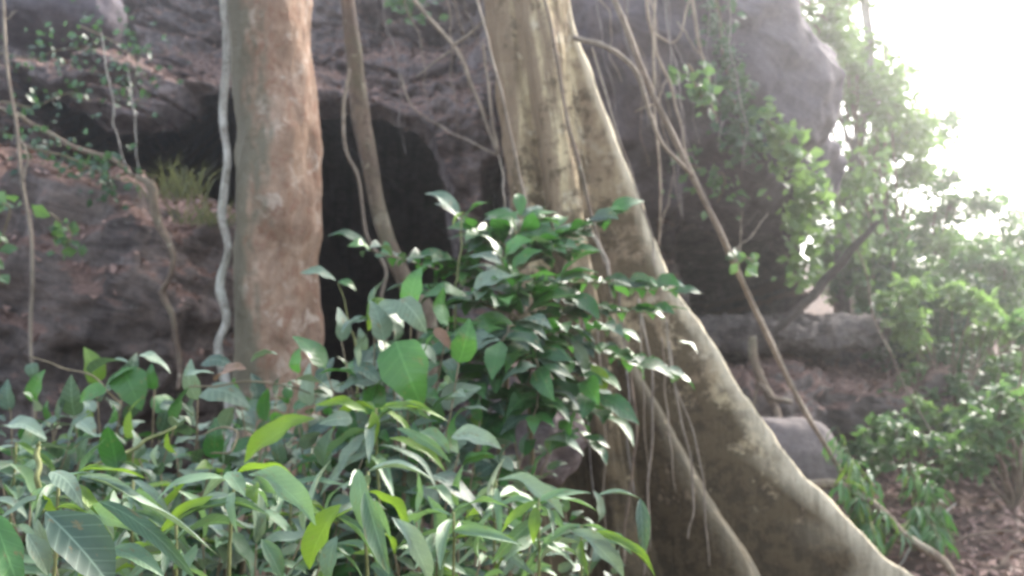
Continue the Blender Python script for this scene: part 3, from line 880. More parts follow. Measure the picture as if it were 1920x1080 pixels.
bushes += [
    ('bush hiding the foot of the tan trunk', (540, 3.4), [(480, 760, 3.4), (540, 750, 3.4), (600, 720, 3.4), (560, 820, 3.2), (620, 780, 3.2), (500, 840, 3.1)], 8, (.10, .16), .6, []),
    ('bush in the shade behind the shiny leaf and under the leaning slender tree', (720, 3.5), [(680, 660, 3.4), (740, 640, 3.4), (800, 660, 3.4), (700, 730, 3.2), (780, 740, 3.2), (840, 720, 3.2), (650, 720, 3.3)], 8, (.10, .16), .56, []),
    ('bush at the foot of the rock mound right of the thin sapling', (150, 3.5), [(100, 760, 3.4), (170, 750, 3.4), (240, 760, 3.4), (60, 820, 3.2), (200, 820, 3.1), (130, 850, 3.0)], 8, (.10, .16), .6, []),
    ('shaded bush deep in the thicket under the cream leaf', (370, 3.4), [(300, 780, 3.3), (370, 770, 3.3), (440, 780, 3.3), (340, 850, 3.0), (420, 860, 3.0), (480, 880, 2.9)], 8, (.10, .16), .58, []),
    ('shaded bush filling the gap under the glossy shrub', (930, 3.2), [(880, 770, 3.1), (960, 800, 3.1), (1030, 850, 3.1), (900, 900, 2.9), (980, 930, 2.9), (820, 850, 3.0), (760, 800, 3.1)], 8, (.09, .15), .5, []),
    ('shaded bush behind the drooping narrow leaves', (650, 2.9), [(600, 900, 2.7), (680, 920, 2.7), (740, 900, 2.7), (640, 980, 2.5), (720, 1000, 2.5), (780, 960, 2.6)], 8, (.10, .16), .58, []),
    ('shaded bush behind the pale spreading leaf pair', (350, 2.7), [(300, 930, 2.6), (380, 920, 2.6), (450, 940, 2.6), (330, 1000, 2.4), (420, 1010, 2.4), (250, 980, 2.5)], 8, (.10, .16), .58, [])]
for i, (lab, rp, tips, n, ln, q, hl) in enumerate(bushes):
    nar = rp[1] < 2.5
    b_, g_, r_ = bush('narrowleaf_bush' if nar else 'broadleaf_bush', lab, rp, [(a, b + (30 if a < 470 and b < 860 else 0), c) for a, b, c in tips], 'lance' if nar else 'ovate', LN if nar else LB, n + 10, (ln[0] * .95, ln[1] * 1.25) if nar else (ln[0] * .68, ln[1] * .92), .21 if nar else q * .92, 300 + i, group='narrow leaved bushes at the front' if nar else 'broad leaved bushes of the thicket', t0=.35, jit=.36, droop=.18, nh=Vector((0, -.5, .9)), lat=1.0)
    hero(b_, g_, r_, hl, 'ovate', 'leaf_broad', .6, jit=.25)

# --- plants with long narrow leaves in front
def whorl(label, rootpx, apex, d, n, ln, ratio, seed, hl, stem_rows=()):
    r = random.Random(seed)
    g = onground(rootpx[0], 900, rootpx[1], .02)
    root = thing('narrow_leaved_plant', label, 'plant', g, 'narrow leaved plants at the front')
    ap = P(apex[0], apex[1], d)
    v, f = tube([g - g, (g - g) * .5 + (ap - g) * .5 + Vector((0, .02, .03)), ap - g], [.006, .005, .003], 18, 6, .006, seed)
    link('stem', mesh_from('stem', v, f), M['stem'], root)
    for k in range(n):
        a = 2.4 * k + r.uniform(-.3, .3)
        b = ap + Vector((0, 0, -.014 * k * r.uniform(.5, 1.3)))
        dr = Vector((math.cos(a), math.sin(a) * .8 - .12, r.uniform(-.95, .12))).normalized()
        L = r.uniform(*ln) * 1.1
        put_leaf(root, g, b, b + dr * L, L * ratio * r.uniform(.65, .95), Vector((0, -.4, .9)) + rv(r, .3), 'lance', pick(r, LN), r)
    hero(root, g, r, hl, 'lance', 'leaf_lance', .2, Vector((0, -.7, .7)), .2)
    return root

whorl('narrow leaved plant with a pale spreading leaf pair at the lower left', (440, 1.85), (440, 890), 1.8, 5, (.08, .13), .24, 401,
      [(420, 897, 287, 947, 1.7, 'leaf_lance', .24), (465, 890, 592, 985, 1.7, 'leaf_lance', .2), (425, 885, 460, 932, 1.72, 'leaf_lance', .4), (470, 912, 482, 945, 1.75, 'leaf_lime', .5), (400, 930, 300, 1000, 1.75, 'leaf_lime', .18), (470, 905, 540, 935, 1.78, 'leaf_lance', .2)])
whorl('narrow leaved plant with very long blades and a big oval leaf, bottom left', (110, 1.7), (110, 890), 1.65, 6, (.08, .15), .2, 402,
      [(150, 892, 412, 1045, 1.6, 'leaf_pale', .085), (185, 940, 370, 1090, 1.55, 'leaf_lance', .12), (95, 885, 155, 952, 1.6, 'leaf_pale', .35), (145, 885, 275, 898, 1.65, 'leaf_lime', .16), (70, 927, 112, 965, 1.6, 'leaf_lime', .35),
       (85, 960, 215, 1110, 1.4, 'leaf_broad', .46, 'ellip'), (-15, 960, 42, 1120, 1.4, 'leaf_mid', .4, 'ellip'), (160, 965, 265, 1000, 1.6, 'leaf_lance', .2), (50, 1000, 90, 1080, 1.5, 'leaf_pale', .4), (210, 1030, 310, 1085, 1.5, 'leaf_lance', .28), (130, 905, 200, 980, 1.62, 'leaf_lime', .2)])
whorl('narrow leaved plant with drooping leaves hanging over a lime green one', (680, 1.95), (690, 885), 1.9, 6, (.09, .14), .24, 403,
      [(672, 880, 690, 1005, 1.8, 'leaf_lance', .28), (684, 920, 730, 1078, 1.75, 'leaf_lance', .22), (735, 970, 805, 1095, 1.75, 'leaf_pale', .2), (640, 945, 580, 1068, 1.75, 'leaf_lime', .3), (632, 1005, 620, 1095, 1.72, 'leaf_broad', .4),
       (730, 822, 835, 885, 2.1, 'leaf_lime', .18), (743, 803, 845, 868, 2.1, 'leaf_lance', .16), (590, 785, 458, 868, 2.2, 'leaf_lime', .22), (490, 1010, 530, 1090, 1.7, 'leaf_lance', .35)])
whorl('narrow leaved plant arching over the thicket in the middle', (720, 2.4), (705, 765), 2.35, 11, (.13, .2), .17, 404,
      [(690, 775, 590, 760, 2.3, 'leaf_lime', .18), (715, 765, 840, 790, 2.3, 'leaf_lime', .16), (700, 770, 690, 850, 2.3, 'leaf_lime', .35)])
whorl('upright narrow leaved plant with a square stem right of the thicket', (980, 2.1), (1010, 935), 2.05, 9, (.09, .14), .22, 405,
      [(1010, 940, 1110, 925, 2.0, 'leaf_lance', .2), (1010, 940, 940, 1000, 2.0, 'leaf_lime', .22), (1005, 950, 1000, 1020, 2.0, 'leaf_lime', .35), (940, 1000, 787, 1023, 2.0, 'leaf_lance', .12)])
whorl('narrow leaved plant with a bent hanging leaf near the buttress', (1120, 2.2), (1090, 985), 2.1, 6, (.09, .15), .18, 406,
      [(1120, 930, 1202, 936, 2.1, 'leaf_pale', .16), (1200, 934, 1206, 1048, 2.1, 'leaf_broad', .24), (1064, 992, 1170, 1085, 2.0, 'leaf_pale', .17), (1100, 1000, 1230, 1085, 2.0, 'leaf_lime', .14), (1090, 985, 1010, 1050, 2.0, 'leaf_lance', .2)])
for k, (x_, y_, d_, lab) in enumerate([(250, 900, 2.0, 'narrow leaved plant between the long blades and the spreading leaf pair'), (330, 980, 1.75, 'narrow leaved plant under the spreading leaf pair'), (30, 830, 2.3, 'narrow leaved plant at the far left edge of the thicket'),
                                      (610, 960, 1.9, 'narrow leaved plant just left of the lime green leaf'), (930, 900, 2.2, 'narrow leaved plant left of the square stemmed one')]):
    whorl(lab, (x_, d_ + .08), (x_, y_), d_, 11, (.10, .19), .17, 430 + k, [])
whorl('small narrow leaved plant behind the spreading leaf pair', (560, 2.3), (545, 905), 2.2, 10, (.1, .17), .2, 407, [])
whorl('small narrow leaved plant between the two drooping ones, lower middle', (860, 2.0), (850, 960), 1.95, 10, (.1, .16), .22, 408, [])

# ------------------------------------------------------------------ lianas, aerial roots, thin saplings
def liana(label, pts, rad, mat='liana', wob=.012, seed=0, name='liana', cat='vine', n=60, sides=7, twigs=()):
    P_ = lambda q: q if isinstance(q, Vector) else P(*q)
    root = Vector(P_(pts[0]))
    ws = [P_(q) - root for q in pts]
    v, f = tube(ws, rad, n, sides, wob, seed, .12)
    if twigs:
        t = thing(name, label, cat, root)
        link('stem', mesh_from('stem', v, f), M[mat], t)
        for tw, tr in twigs:
            v, f = tube([P(*q) - root for q in tw], tr, 18, 5, wob * .6, seed + 3, .1)
            link('twig', mesh_from('twig', v, f), M[mat], t)
        return t
    o = link(name, mesh_from(name, v, f), M[mat], None, root)
    tag(o, label, cat)
    return o

liana('knotted pale lichen covered liana hugging the left side of the tan trunk', [onground(440, 900, 5.2), (430, 780, 5.2), (408, 655, 5.2), (426, 600, 5.2), (412, 535, 5.2), (430, 465, 5.2), (419, 400, 5.2), (424, 300, 5.2), (416, 220, 5.2), (425, 110, 5.2), (417, 0, 5.2), (415, -150, 5.2)],
      [.030, .032, .023, .028, .021, .026, .021, .025, .020, .02], 'bark_pale', .009, 1, n=110, sides=9)
liana('long taut liana slanting from the tree top down to the ground on the right', [(1130, -60, 4.6), (1160, 20, 4.6), (1220, 170, 4.7), (1295, 325, 4.8), (1372, 480, 5.0), (1440, 630, 5.3), (1500, 755, 5.5), (1548, 835, 5.6), (1590, 915, 5.7), (1620, 985, 5.75)], [.015, .016, .017, .017, .018, .016, .013, .011], 'liana', .006, 2,
      twigs=[([(1385, 510, 5.0), (1388, 450, 5.0), (1392, 395, 5.0)], [.006, .004, .002]), ([(1370, 475, 5.0), (1410, 440, 5.0), (1440, 400, 5.0)], [.005, .003, .002])])
liana('liana sagging from the buttress top and joining the taut liana', [(1075, 70, 4.55), (1135, 88, 4.5), (1190, 130, 4.55), (1218, 210, 4.6), (1235, 260, 4.65), (1296, 326, 4.78)], [.014, .014, .013, .012, .011, .012], 'liana', .006, 3)
liana('straight thin vine hanging right of the buttress crest', [(1228, -60, 5.4), (1226, 100, 5.4), (1232, 250, 5.4), (1236, 430, 5.4), (1212, 560, 5.4)], [.008, .009, .008, .007, .005], 'liana', .008, 4,
      twigs=[([(1236, 430, 5.4), (1250, 390, 5.4), (1262, 330, 5.4)], [.005, .004, .002])])
liana('crooked vine hanging from the top over the boulder', [(1290, -60, 6.6), (1312, 80, 6.6), (1330, 160, 6.6), (1335, 185, 6.6), (1345, 230, 6.6)], [.014, .015, .014, .012, .008], 'liana', .012, 5,
      twigs=[([(1318, 110, 6.6), (1290, 70, 6.6), (1270, 40, 6.6)], [.008, .006, .004])])
liana('vine curving down the face of the overhanging boulder', [(1325, -60, 6.8), (1350, 60, 6.8), (1365, 110, 6.8), (1363, 190, 6.8), (1350, 260, 6.8), (1345, 275, 6.8)], [.012, .012, .011, .01, .008, .006], 'bark_grey', .01, 6)
liana('forked vine hanging beside the buttress under the tree crown', [(1205, -60, 5.8), (1222, 50, 5.8), (1245, 130, 5.8), (1270, 215, 5.8), (1290, 300, 5.8)], [.012, .012, .011, .01, .008], 'liana', .012, 7,
      twigs=[([(1225, 60, 5.8), (1262, 80, 5.8), (1288, 20, 5.8), (1300, -40, 5.8)], [.008, .007, .006, .005]), ([(1250, 150, 5.8), (1230, 190, 5.8), (1190, 210, 5.8)], [.007, .006, .004])])
liana('dark grey liana crossing the front of the buttress tree', [(1010, -40, 4.35), (1040, 80, 4.3), (1060, 200, 4.28), (1085, 310, 4.25), (1108, 400, 4.2), (1135, 500, 4.15)], [.009, .010, .010, .010, .009, .008], 'bark_thin', .004, 8)
liana('thin root hanging down the left side of the buttress tree', [(885, -40, 4.5), (912, 60, 4.45), (935, 160, 4.4), (962, 270, 4.4), (990, 390, 4.35)], [.006, .007, .007, .007, .005], 'liana', .004, 9)
liana('bent liana making a long V shape beside the cave', [(735, -60, 5.6), (800, 30, 5.6), (850, 85, 5.6), (880, 150, 5.6), (905, 210, 5.6), (934, 290, 5.6)], [.012, .012, .013, .012, .012, .011], 'liana', .005, 10,
      twigs=[([(934, 290, 5.6), (924, 230, 5.6), (915, 160, 5.6), (905, 80, 5.6)], [.011, .01, .009, .008]), ([(850, 85, 5.6), (885, 60, 5.6), (918, 20, 5.6), (935, -40, 5.6)], [.011, .01, .009, .008]), ([(845, 95, 5.6), (810, 120, 5.6), (780, 145, 5.6)], [.008, .006, .004])])
liana('faint twig slanting over the cave arch to the bent liana', [(750, 140, 6.4), (775, 200, 6.2), (830, 240, 6.0), (880, 265, 5.8), (934, 291, 5.62)], [.005, .006, .006, .006, .006], 'liana', .006, 11)
liana('thin vine winding around the slender tree in the cave mouth', [(655, 130, 6.15), (645, 205, 6.12), (650, 280, 6.1), (672, 330, 6.1), (680, 410, 6.1), (690, 450, 6.1), (722, 505, 6.1), (716, 560, 6.1), (725, 640, 6.1), onground(735, 800, 6.1)], [.012, .013, .013, .012, .013, .012, .011, .009], 'liana', .006, 12, n=90)
liana('thin stem rising straight from the glossy shrub', [(852, 620, 3.1), (856, 540, 3.1), (862, 470, 3.1), (866, 405, 3.12)], [.004, .0035, .003, .002], 'stem', .004, 13, 'climbing_stem')
liana('pale upright sapling at the left edge before the rock mound', [onground(66, 900, 5.6), (62, 760, 5.6), (58, 660, 5.6), (62, 540, 5.6), (56, 430, 5.6), (44, 340, 5.6), (30, 250, 5.6), (14, 150, 5.6), (8, 40, 5.6), (2, -80, 5.6)], [.010, .011, .012, .012, .011, .010, .010, .008], 'liana', .012, 14, 'sapling', 'sapling', 90, 7,
      [([(44, 340, 5.6), (50, 290, 5.6), (30, 240, 5.6)], [.008, .006, .004]), ([(8, 40, 5.6), (30, 20, 5.6)], [.006, .003])])
liana('thin pale root hanging down across the dark cave on the left', [(190, 60, 7.2), (198, 130, 7.2), (212, 210, 7.2), (220, 250, 7.2), (234, 305, 7.2), (236, 330, 7.2)], [.005, .006, .006, .006, .006, .005], 'bark_pale', .016, 15)
liana('finer root hanging beside the pale one at the left cave mouth', [(240, 130, 7.2), (250, 190, 7.2), (252, 250, 7.2), (260, 315, 7.2)], [.004, .005, .005, .005], 'bark_pale', .008, 16)
liana('mossy knotted root crawling down the front of the rock mound', [(255, 330, 5.95), (285, 350, 5.9), (296, 410, 5.85), (318, 470, 5.82), (316, 520, 5.8), (303, 555, 5.8), (330, 605, 5.75), (338, 660, 5.7), (335, 730, 5.6)], [.014, .034, .028, .018, .016, .022, .016, .018, .015], 'bark_thin', .016, 17, n=100, sides=10)
liana('pale mossy root lying diagonally along the edge of the left ledge', [(-40, 190, 6.7), (30, 215, 6.7), (70, 238, 6.7), (120, 265, 6.6), (170, 285, 6.5), (212, 303, 6.4), (250, 330, 6.3)], [.014, .018, .018, .02, .02, .018, .014], 'bark_thin', .02, 18, n=70, sides=10)
liana('dark dead branch leaning up under the overhanging boulder', [(1440, 632, 7.5), (1475, 600, 7.5), (1520, 555, 7.5), (1560, 512, 7.5), (1600, 470, 7.5), (1645, 415, 7.5)], [.03, .038, .042, .042, .036, .024], 'dark_wood', .015, 19, 'dead_branch', 'branch', 60, 10)
liana('brown forked root twisting in front of the flat slab', [(1410, 630, 7.0), (1416, 690, 7.0), (1440, 740, 7.0), (1458, 775, 6.9), (1470, 800, 6.8), (1510, 820, 6.6), (1548, 850, 6.4), (1560, 900, 6.2)], [.035, .035, .036, .03, .026, .03, .026, .02], 'bark_thin', .012, 20, 'forked_root', 'root', 70, 9,
      [([(1425, 720, 7.0), (1450, 745, 6.9), (1485, 755, 6.85)], [.03, .028, .02]), ([(1420, 690, 7.0), (1418, 740, 7.0), (1408, 780, 6.95)], [.018, .014, .01])])
liana('thin grey sapling slanting down the right slope', [(1590, 420, 7.6), (1620, 520, 7.5), (1650, 610, 7.4), (1690, 700, 7.2), (1745, 815, 6.8), (1785, 930, 6.4), (1800, 990, 6.2)], [.006, .008, .008, .008, .008, .007, .006], 'bark_thin', .02, 21, 'sapling', 'sapling', 80)
for k, (lab, pts, rad) in enumerate([
    ('aerial root hanging along the right edge of the buttress crest', [(1110, 90, 4.55), (1150, 220, 4.5), (1185, 330, 4.5), (1222, 450, 4.45), (1228, 500, 4.4)], .006),
    ('aerial root hanging in the hollow between the two front buttresses', [(1165, 590, 4.1), (1185, 700, 4.05), (1190, 820, 4.0), (1178, 940, 3.95), (1170, 1060, 3.9)], .007),
    ('aerial root dropping to the foot of the second buttress', [(1196, 560, 4.0), (1218, 680, 3.95), (1225, 800, 3.9), (1215, 930, 3.85), (1208, 1080, 3.8)], .006),
    ('aerial root crossing the second buttress low down', [(1255, 640, 4.0), (1272, 750, 3.95), (1290, 850, 3.9), (1300, 950, 3.85), (1290, 1010, 3.85)], .005),
    ('fine aerial root hanging before the main buttress plank', [(1250, 600, 3.95), (1262, 700, 3.9), (1300, 820, 3.85), (1322, 930, 3.8), (1330, 1060, 3.75)], .004),
    ('stout aerial root on the cream face above the shrub', [(1100, 420, 4.1), (1125, 460, 4.05), (1140, 510, 4.0), (1150, 560, 4.0)], .009),
    ('fine root hanging before the hollow left of the front buttress', [(935, 290, 4.6), (945, 350, 4.55), (950, 400, 4.5), (960, 440, 4.45)], .005)]):
    liana(lab, pts, [rad, rad, rad, rad * .8], 'liana' if k != 1 else 'bark_thin', .006, 60 + k, 'aerial_root', 'root', 50, 6)
rt = random.Random(31)
def fine_root(label, group, x, y0, y1, d, k, wob=.016, lean=55):
    pts = []
    m = 5
    for i in range(m):
        t_ = i / (m - 1)
        pts.append((x + lean * t_ * rt.uniform(.6, 1.1) + rt.uniform(-5, 5) * (wob / .008), y0 + (y1 - y0) * t_, d + rt.uniform(-.05, .05)))
    o_ = liana(label, pts, [rt.uniform(.0025, .005), rt.uniform(.002, .005), .002], rt.choice(['liana', 'bark_grey', 'bark_thin']), wob, 800 + k, 'hanging_root', 'root', 44, 5)
    o_['group'] = group
for k in range(11):
    fine_root('fine bare root hanging in the tangle between buttress tree and boulder', 'fine roots tangled beside the boulder', rt.uniform(1110, 1400), -50, rt.uniform(120, 420), rt.uniform(5.4, 6.6), k)
for k in range(6):
    fine_root('fine bare root hanging in the tangle above the cave arch', 'fine roots tangled above the cave arch', rt.uniform(690, 900), -50, rt.uniform(90, 300), rt.uniform(5.6, 6.6), 40 + k)
for k in range(5):
    fine_root('fine root hanging down over the lower buttress planks', 'fine roots on the lower buttress', 1085 + 38 * k + rt.uniform(-8, 8), rt.uniform(480, 640), rt.uniform(900, 1090), 4.1 - .03 * k, 60 + k, .005, 30)
liana('thin tan twig arching over the lower left bushes', [(55, 668, 2.9), (120, 690, 2.85), (170, 705, 2.8), (230, 760, 2.7)], [.002, .003, .003, .003], 'twig', .004, 71, 'twig', 'twig', 30, 5)
liana('tan twig arching over the bush before the tan trunk', [(355, 725, 2.75), (420, 722, 2.7), (480, 715, 2.7), (540, 725, 2.75), (600, 745, 2.8)], [.003, .003, .003, .003, .002], 'twig', .004, 72, 'twig', 'twig', 30, 5)
liana('seed spike leaning across the middle of the thicket', [(330, 800, 2.5), (280, 825, 2.45), (230, 850, 2.4), (160, 880, 2.35)], [.003, .005, .006, .003], 'stem', .004, 73, 'flower_spike', 'plant', 30, 6)
liana('dry bent twig lying in the leaves below the brown leaf', [(395, 850, 2.3), (430, 845, 2.3), (445, 810, 2.35), (420, 800, 2.4), (380, 815, 2.4)], [.002, .003, .003, .003, .002], 'twig', .004, 74, 'twig', 'twig', 30, 5)
liana('green seed spike standing up at the lower left edge', [(80, 960, 1.9), (72, 900, 1.9), (70, 850, 1.95), (74, 830, 1.95)], [.004, .006, .006, .003], 'stem', .004, 75, 'flower_spike', 'plant', 30, 6)

# ------------------------------------------------------------------ foliage of far plants: one mesh of small leaves for each plant
def leaf_cloud(pts, sizes, rs, asp=.5, up=Vector((0, -.4, .9)), jit=.6):
    n = len(pts)
    pts = np.asarray(pts, float)
    d = rs.normal(size=(n, 3)) * np.array([1, .8, .6]) + np.array([0, -.2, -.35])
    d /= np.linalg.norm(d, axis=1, keepdims=True)
    nrm = np.array(up) + rs.normal(size=(n, 3)) * jit
    s = np.cross(d, nrm)
    s /= np.linalg.norm(s, axis=1, keepdims=True) + 1e-9
    nn = np.cross(s, d)
    L = np.asarray(sizes)[:, None]
    W = L * asp * .5
    mid = pts + d * L * .45
    A = pts; T = pts + d * L - nn * L * .12
    Lf = mid + s * W + nn * L * .06; Rt = mid - s * W + nn * L * .06
    L2 = pts + d * L * .8 + s * W * .55; R2 = pts + d * L * .8 - s * W * .55
    V = np.stack([A, Rt, R2, T, L2, Lf, mid], 1).reshape(-1, 3)
    b = (np.arange(n) * 7)[:, None]
    F = np.concatenate([b + np.array([[0, 1, 6]]), b + np.array([[1, 2, 6]]), b + np.array([[2, 3, 6]]), b + np.array([[3, 4, 6]]), b + np.array([[4, 5, 6]]), b + np.array([[5, 0, 6]])])
    return V, F

def far_plant(name, label, cat, base, lumps, n, size, mat, seed, part='foliage', stem_mat='bark_thin', srad=.03, asp=.55, group=None):
    """lumps: (column, row, distance, radius in m) clumps of leaves, each on its own limb"""
    rs = np.random.RandomState(seed)
    base = Vector(base)
    t = thing(name, label, cat, base, group)
    pts, sz, tubes = [], [], []
    tot = sum(l[3] ** 2 for l in lumps)
    sub = []
    for (x, y, d, rad) in lumps:
        for _ in range(3):
            o_ = rs.normal(size=3) * rad * .62
            sub.append((x + o_[0] / d * FPX, y - o_[2] / d * FPX, d + o_[1], rad * rs.uniform(.4, .85)))
    lumps = sub
    tot = sum(l[3] ** 2 for l in lumps)
    for (x, y, d, rad) in lumps:
        c = P(x, y, d)
        k = max(12, int(n * rad ** 2 / tot))
        # small twig clusters inside the lump, so that gaps open between them
        m = max(4, k // 14)
        dirs = rs.normal(size=(m, 3)); dirs /= np.linalg.norm(dirs, axis=1, keepdims=True)
        cc = np.array(c) + dirs * (rad * rs.uniform(.25, 1.0, (m, 1)) ** .6) * np.array([1, .9, .85])
        idx = rs.randint(0, m, k)
        pts.append(cc[idx] + rs.normal(size=(k, 3)) * rad * .13)
        sz.append(rs.uniform(size * .6, size * 1.35, k))
        mid = base.lerp(c, .5) + Vector((rs.normal() * .05, rs.normal() * .05, .1))
        tubes.append(tube([base - base, mid - base, c - base], [srad, srad * .6, srad * .25], 14, 6, .02, seed))
        for q in cc[:6]:
            tubes.append(tube([c - base, Vector(q) - base], [srad * .25, srad * .1], 6, 4, 0, seed))
    v, f = join(tubes)
    link('trunk' if part == 'crown' else 'stem', mesh_from('stem', v, f), M[stem_mat], t)
    V, F = leaf_cloud(np.concatenate(pts), np.concatenate(sz), rs, asp)
    link(part, mesh_from(part, V - np.array(base), F, False), M[mat], t)
    return t

far_plant('leafy_tree', 'pale green leafy tree against the white sky beside the thin grey trunk', 'tree', onground(1650, 560, 11), [(1640, 230, 10.6, .55), (1668, 320, 10.8, .4), (1600, 160, 10.2, .4), (1560, 70, 10, .4), (1690, 250, 11, .4), (1590, 30, 10.4, .35), (1625, 400, 10.4, .4), (1540, 20, 10.4, .35), (1570, 120, 10.6, .35)], 6500, .10, 'bg_light', 501, 'crown')
far_plant('leafy_tree', 'darker green tree rounding off against the sky at the right', 'tree', onground(1740, 560, 12), [(1725, 330, 12, .5), (1700, 390, 12, .55), (1745, 420, 12, .5), (1790, 440, 12.2, .45)], 3600, .10, 'bg_mid', 502, 'crown')
far_plant('leafy_tree', 'hillside tree at the right edge of the picture below the bright sky', 'tree', onground(1890, 620, 11.5), [(1850, 440, 11.5, .5), (1900, 460, 11.5, .5), (1940, 470, 11.5, .5), (1820, 500, 11.2, .45), (1890, 530, 11, .5), (2010, 490, 11.5, .5), (2080, 520, 11.5, .5), (2150, 560, 11.3, .45)], 5200, .10, 'bg_mid', 503, 'crown')
far_plant('cliff_top_shrub', 'bright yellow green shrub on top of the overhanging boulder', 'shrub', P(1480, 40, 9.2), [(1465, 5, 9.2, .3), (1505, -10, 9.2, .3), (1535, 45, 9.3, .25), (1570, 90, 9.5, .3)], 1500, .09, 'bg_light', 504)
slope = [
    ('pale shrub bank between the thin grey trunk and the flat slab', (1660, 9.8), [(1640, 460, 9.8, .3), (1690, 450, 10, .32), (1660, 530, 9.6, .3), (1720, 560, 9.4, .3), (1620, 560, 9.6, .25)], 2200, 'bg_mid'),
    ('pale shrub bank under the farther trees above the light shrub', (1830, 9.6), [(1780, 480, 9.8, .32), (1850, 500, 9.6, .34), (1900, 540, 9.4, .34), (1800, 540, 9.4, .3)], 2200, 'bg_mid'),
    ('pale green shrub low on the right bank beside the thin slanting sapling', (1720, 6.4), [(1690, 800, 6.3, .16), (1740, 850, 6.2, .18), (1660, 860, 6.2, .16), (1790, 880, 6.1, .18)], 620, 'bg_mid'),
    ('leafy shrub at the right edge half way down the bank', (1880, 6.2), [(1850, 760, 6.1, .22), (1910, 740, 6.1, .25), (1890, 820, 6, .22), (1810, 800, 6.2, .2)], 800, 'bg_mid'),
    ('light shrub in front of the dark slope under the right trees', (1790, 8), [(1760, 610, 8, .3), (1820, 560, 8, .32), (1880, 620, 7.8, .32), (1700, 600, 8.2, .25)], 1500, 'bg_light'),
    ('leafy shrub closing the gap between the boulder and the thin grey trunk', (1600, 11.2), [(1590, 330, 11, .42), (1600, 240, 11, .4), (1575, 420, 10.8, .42), (1640, 430, 11, .4), (1585, 150, 11, .35), (1560, 500, 10.6, .35), (1610, 480, 11, .35), (1560, 260, 11, .3)], 6500, 'bg_mid'),
    ('dense shrub on the slope below the bright gap in the trees', (1700, 11), [(1680, 500, 10.5, .45), (1740, 510, 10.5, .45), (1640, 520, 10, .35), (1700, 570, 10, .4)], 2600, 'bg_dark'),
    ('light green shrub on the right slope above the reddish bank', (1800, 10), [(1780, 560, 9.6, .4), (1830, 590, 9.4, .4), (1880, 580, 9.5, .4), (1745, 590, 9.6, .35)], 2600, 'bg_mid'),
    ('shrub with shiny leaves at the right edge above the leaf litter', (1880, 8.6), [(1850, 680, 8.4, .3), (1900, 660, 8.4, .35), (1930, 720, 8.2, .35), (1870, 730, 8.2, .28), (2000, 690, 8.3, .35), (2080, 720, 8.2, .35)], 2400, 'bg_mid'),
    ('yellow green sprig beside the thin slanting sapling', (1735, 7.6), [(1710, 770, 7.4, .12), (1750, 790, 7.3, .14), (1775, 800, 7.3, .1)], 260, 'bg_light'),
    ('low dark leaved plant on the right bank near the leaf litter', (1830, 7.2), [(1800, 850, 7.0, .22), (1850, 840, 7.0, .22), (1880, 870, 6.9, .2), (1820, 800, 7.2, .2)], 800, 'bg_dark'),
    ('small shrub between the flat slab and the slanting sapling', (1640, 9), [(1650, 600, 8.8, .25), (1690, 630, 8.8, .25), (1720, 660, 8.7, .25)], 900, 'bg_dark'),
    ('sparse plant on the reddish bank under the slab', (1620, 7.6), [(1600, 830, 7.2, .16), (1640, 850, 7.0, .18), (1680, 820, 7.2, .16)], 420, 'bg_mid'),
    ('bright green shrub in the light at the top of the right slope', (1850, 12), [(1830, 520, 10.8, .35), (1780, 500, 10.8, .3), (1900, 510, 10.8, .3)], 1500, 'bg_light'),
    ('broad shrub filling the middle of the right slope', (1760, 8.8), [(1730, 690, 8.6, .3), (1790, 700, 8.4, .32), (1830, 650, 8.8, .3), (1760, 640, 9, .28)], 1600, 'bg_dark'),
    ('loose shrub low on the right slope above the bamboo like plants', (1700, 8), [(1670, 740, 7.9, .2), (1720, 720, 8, .22), (1780, 770, 7.8, .24), (1830, 770, 7.8, .22)], 900, 'bg_mid'),
    ('thin shrub at the right edge over the brown leaf litter', (1890, 7), [(1860, 790, 6.9, .2), (1910, 800, 6.8, .24), (1930, 860, 6.6, .2)], 600, 'bg_mid')]
for i, (lab, bp, lumps, n, mt_) in enumerate(slope):
    far_plant('slope_shrub', lab, 'shrub', onground(bp[0], 700, bp[1]), lumps, n, .085, mt_, 520 + i, srad=.015, group='shrubs on the right slope')

# creepers on rock
def creeper(label, spine, n, size, mat, seed, spread=.08, asp=.75, name='creeper'):
    rs = np.random.RandomState(seed)
    base = P(*spine[0])
    t = thing(name, label, 'creeper', base)
    pw = catmull([P(*q) for q in spine], 60)
    v, f = tube([p - base for p in pw[::6]], [.008, .006, .004], 30, 5, .01, seed)
    link('stem', mesh_from('stem', v, f), M['twig'], t)
    idx = rs.randint(0, 61, n)
    pts = np.array([list(pw[i]) for i in idx]) + rs.normal(size=(n, 3)) * spread * np.array([1, .6, .8])
    V, F = leaf_cloud(pts, rs.uniform(size * .6, size * 1.4, n), rs, asp, Vector((.1, -.9, .5)), .45)
    link('foliage', mesh_from('foliage', V - np.array(base), F, False), M[mat], t)
    return t
creeper('dark ivy hanging in a column down the face of the boulder', [(1335, -40, 6.75), (1352, 60, 6.72), (1368, 150, 6.7), (1385, 230, 6.7), (1400, 290, 6.75)], 420, .075, 'bg_dark', 601, .08)
creeper('lime green creeper draped along the lower right curve of the boulder', [(1430, 215, 6.85), (1465, 260, 6.9), (1495, 320, 7.0), (1520, 380, 7.1), (1500, 400, 7.1)], 300, .095, 'bg_light', 602, .09)
creeper('yellow green creeper column below the tip of the boulder', [(1530, 360, 8.0), (1518, 430, 8.0), (1510, 480, 8.0), (1505, 530, 8.0)], 170, .095, 'bg_light', 603, .09)
creeper('light creeper on the thin trunk by the bright gap', [(1620, 480, 9.2), (1605, 400, 9.2), (1615, 330, 9.2), (1640, 240, 9.2)], 220, .10, 'bg_light', 604, .14)
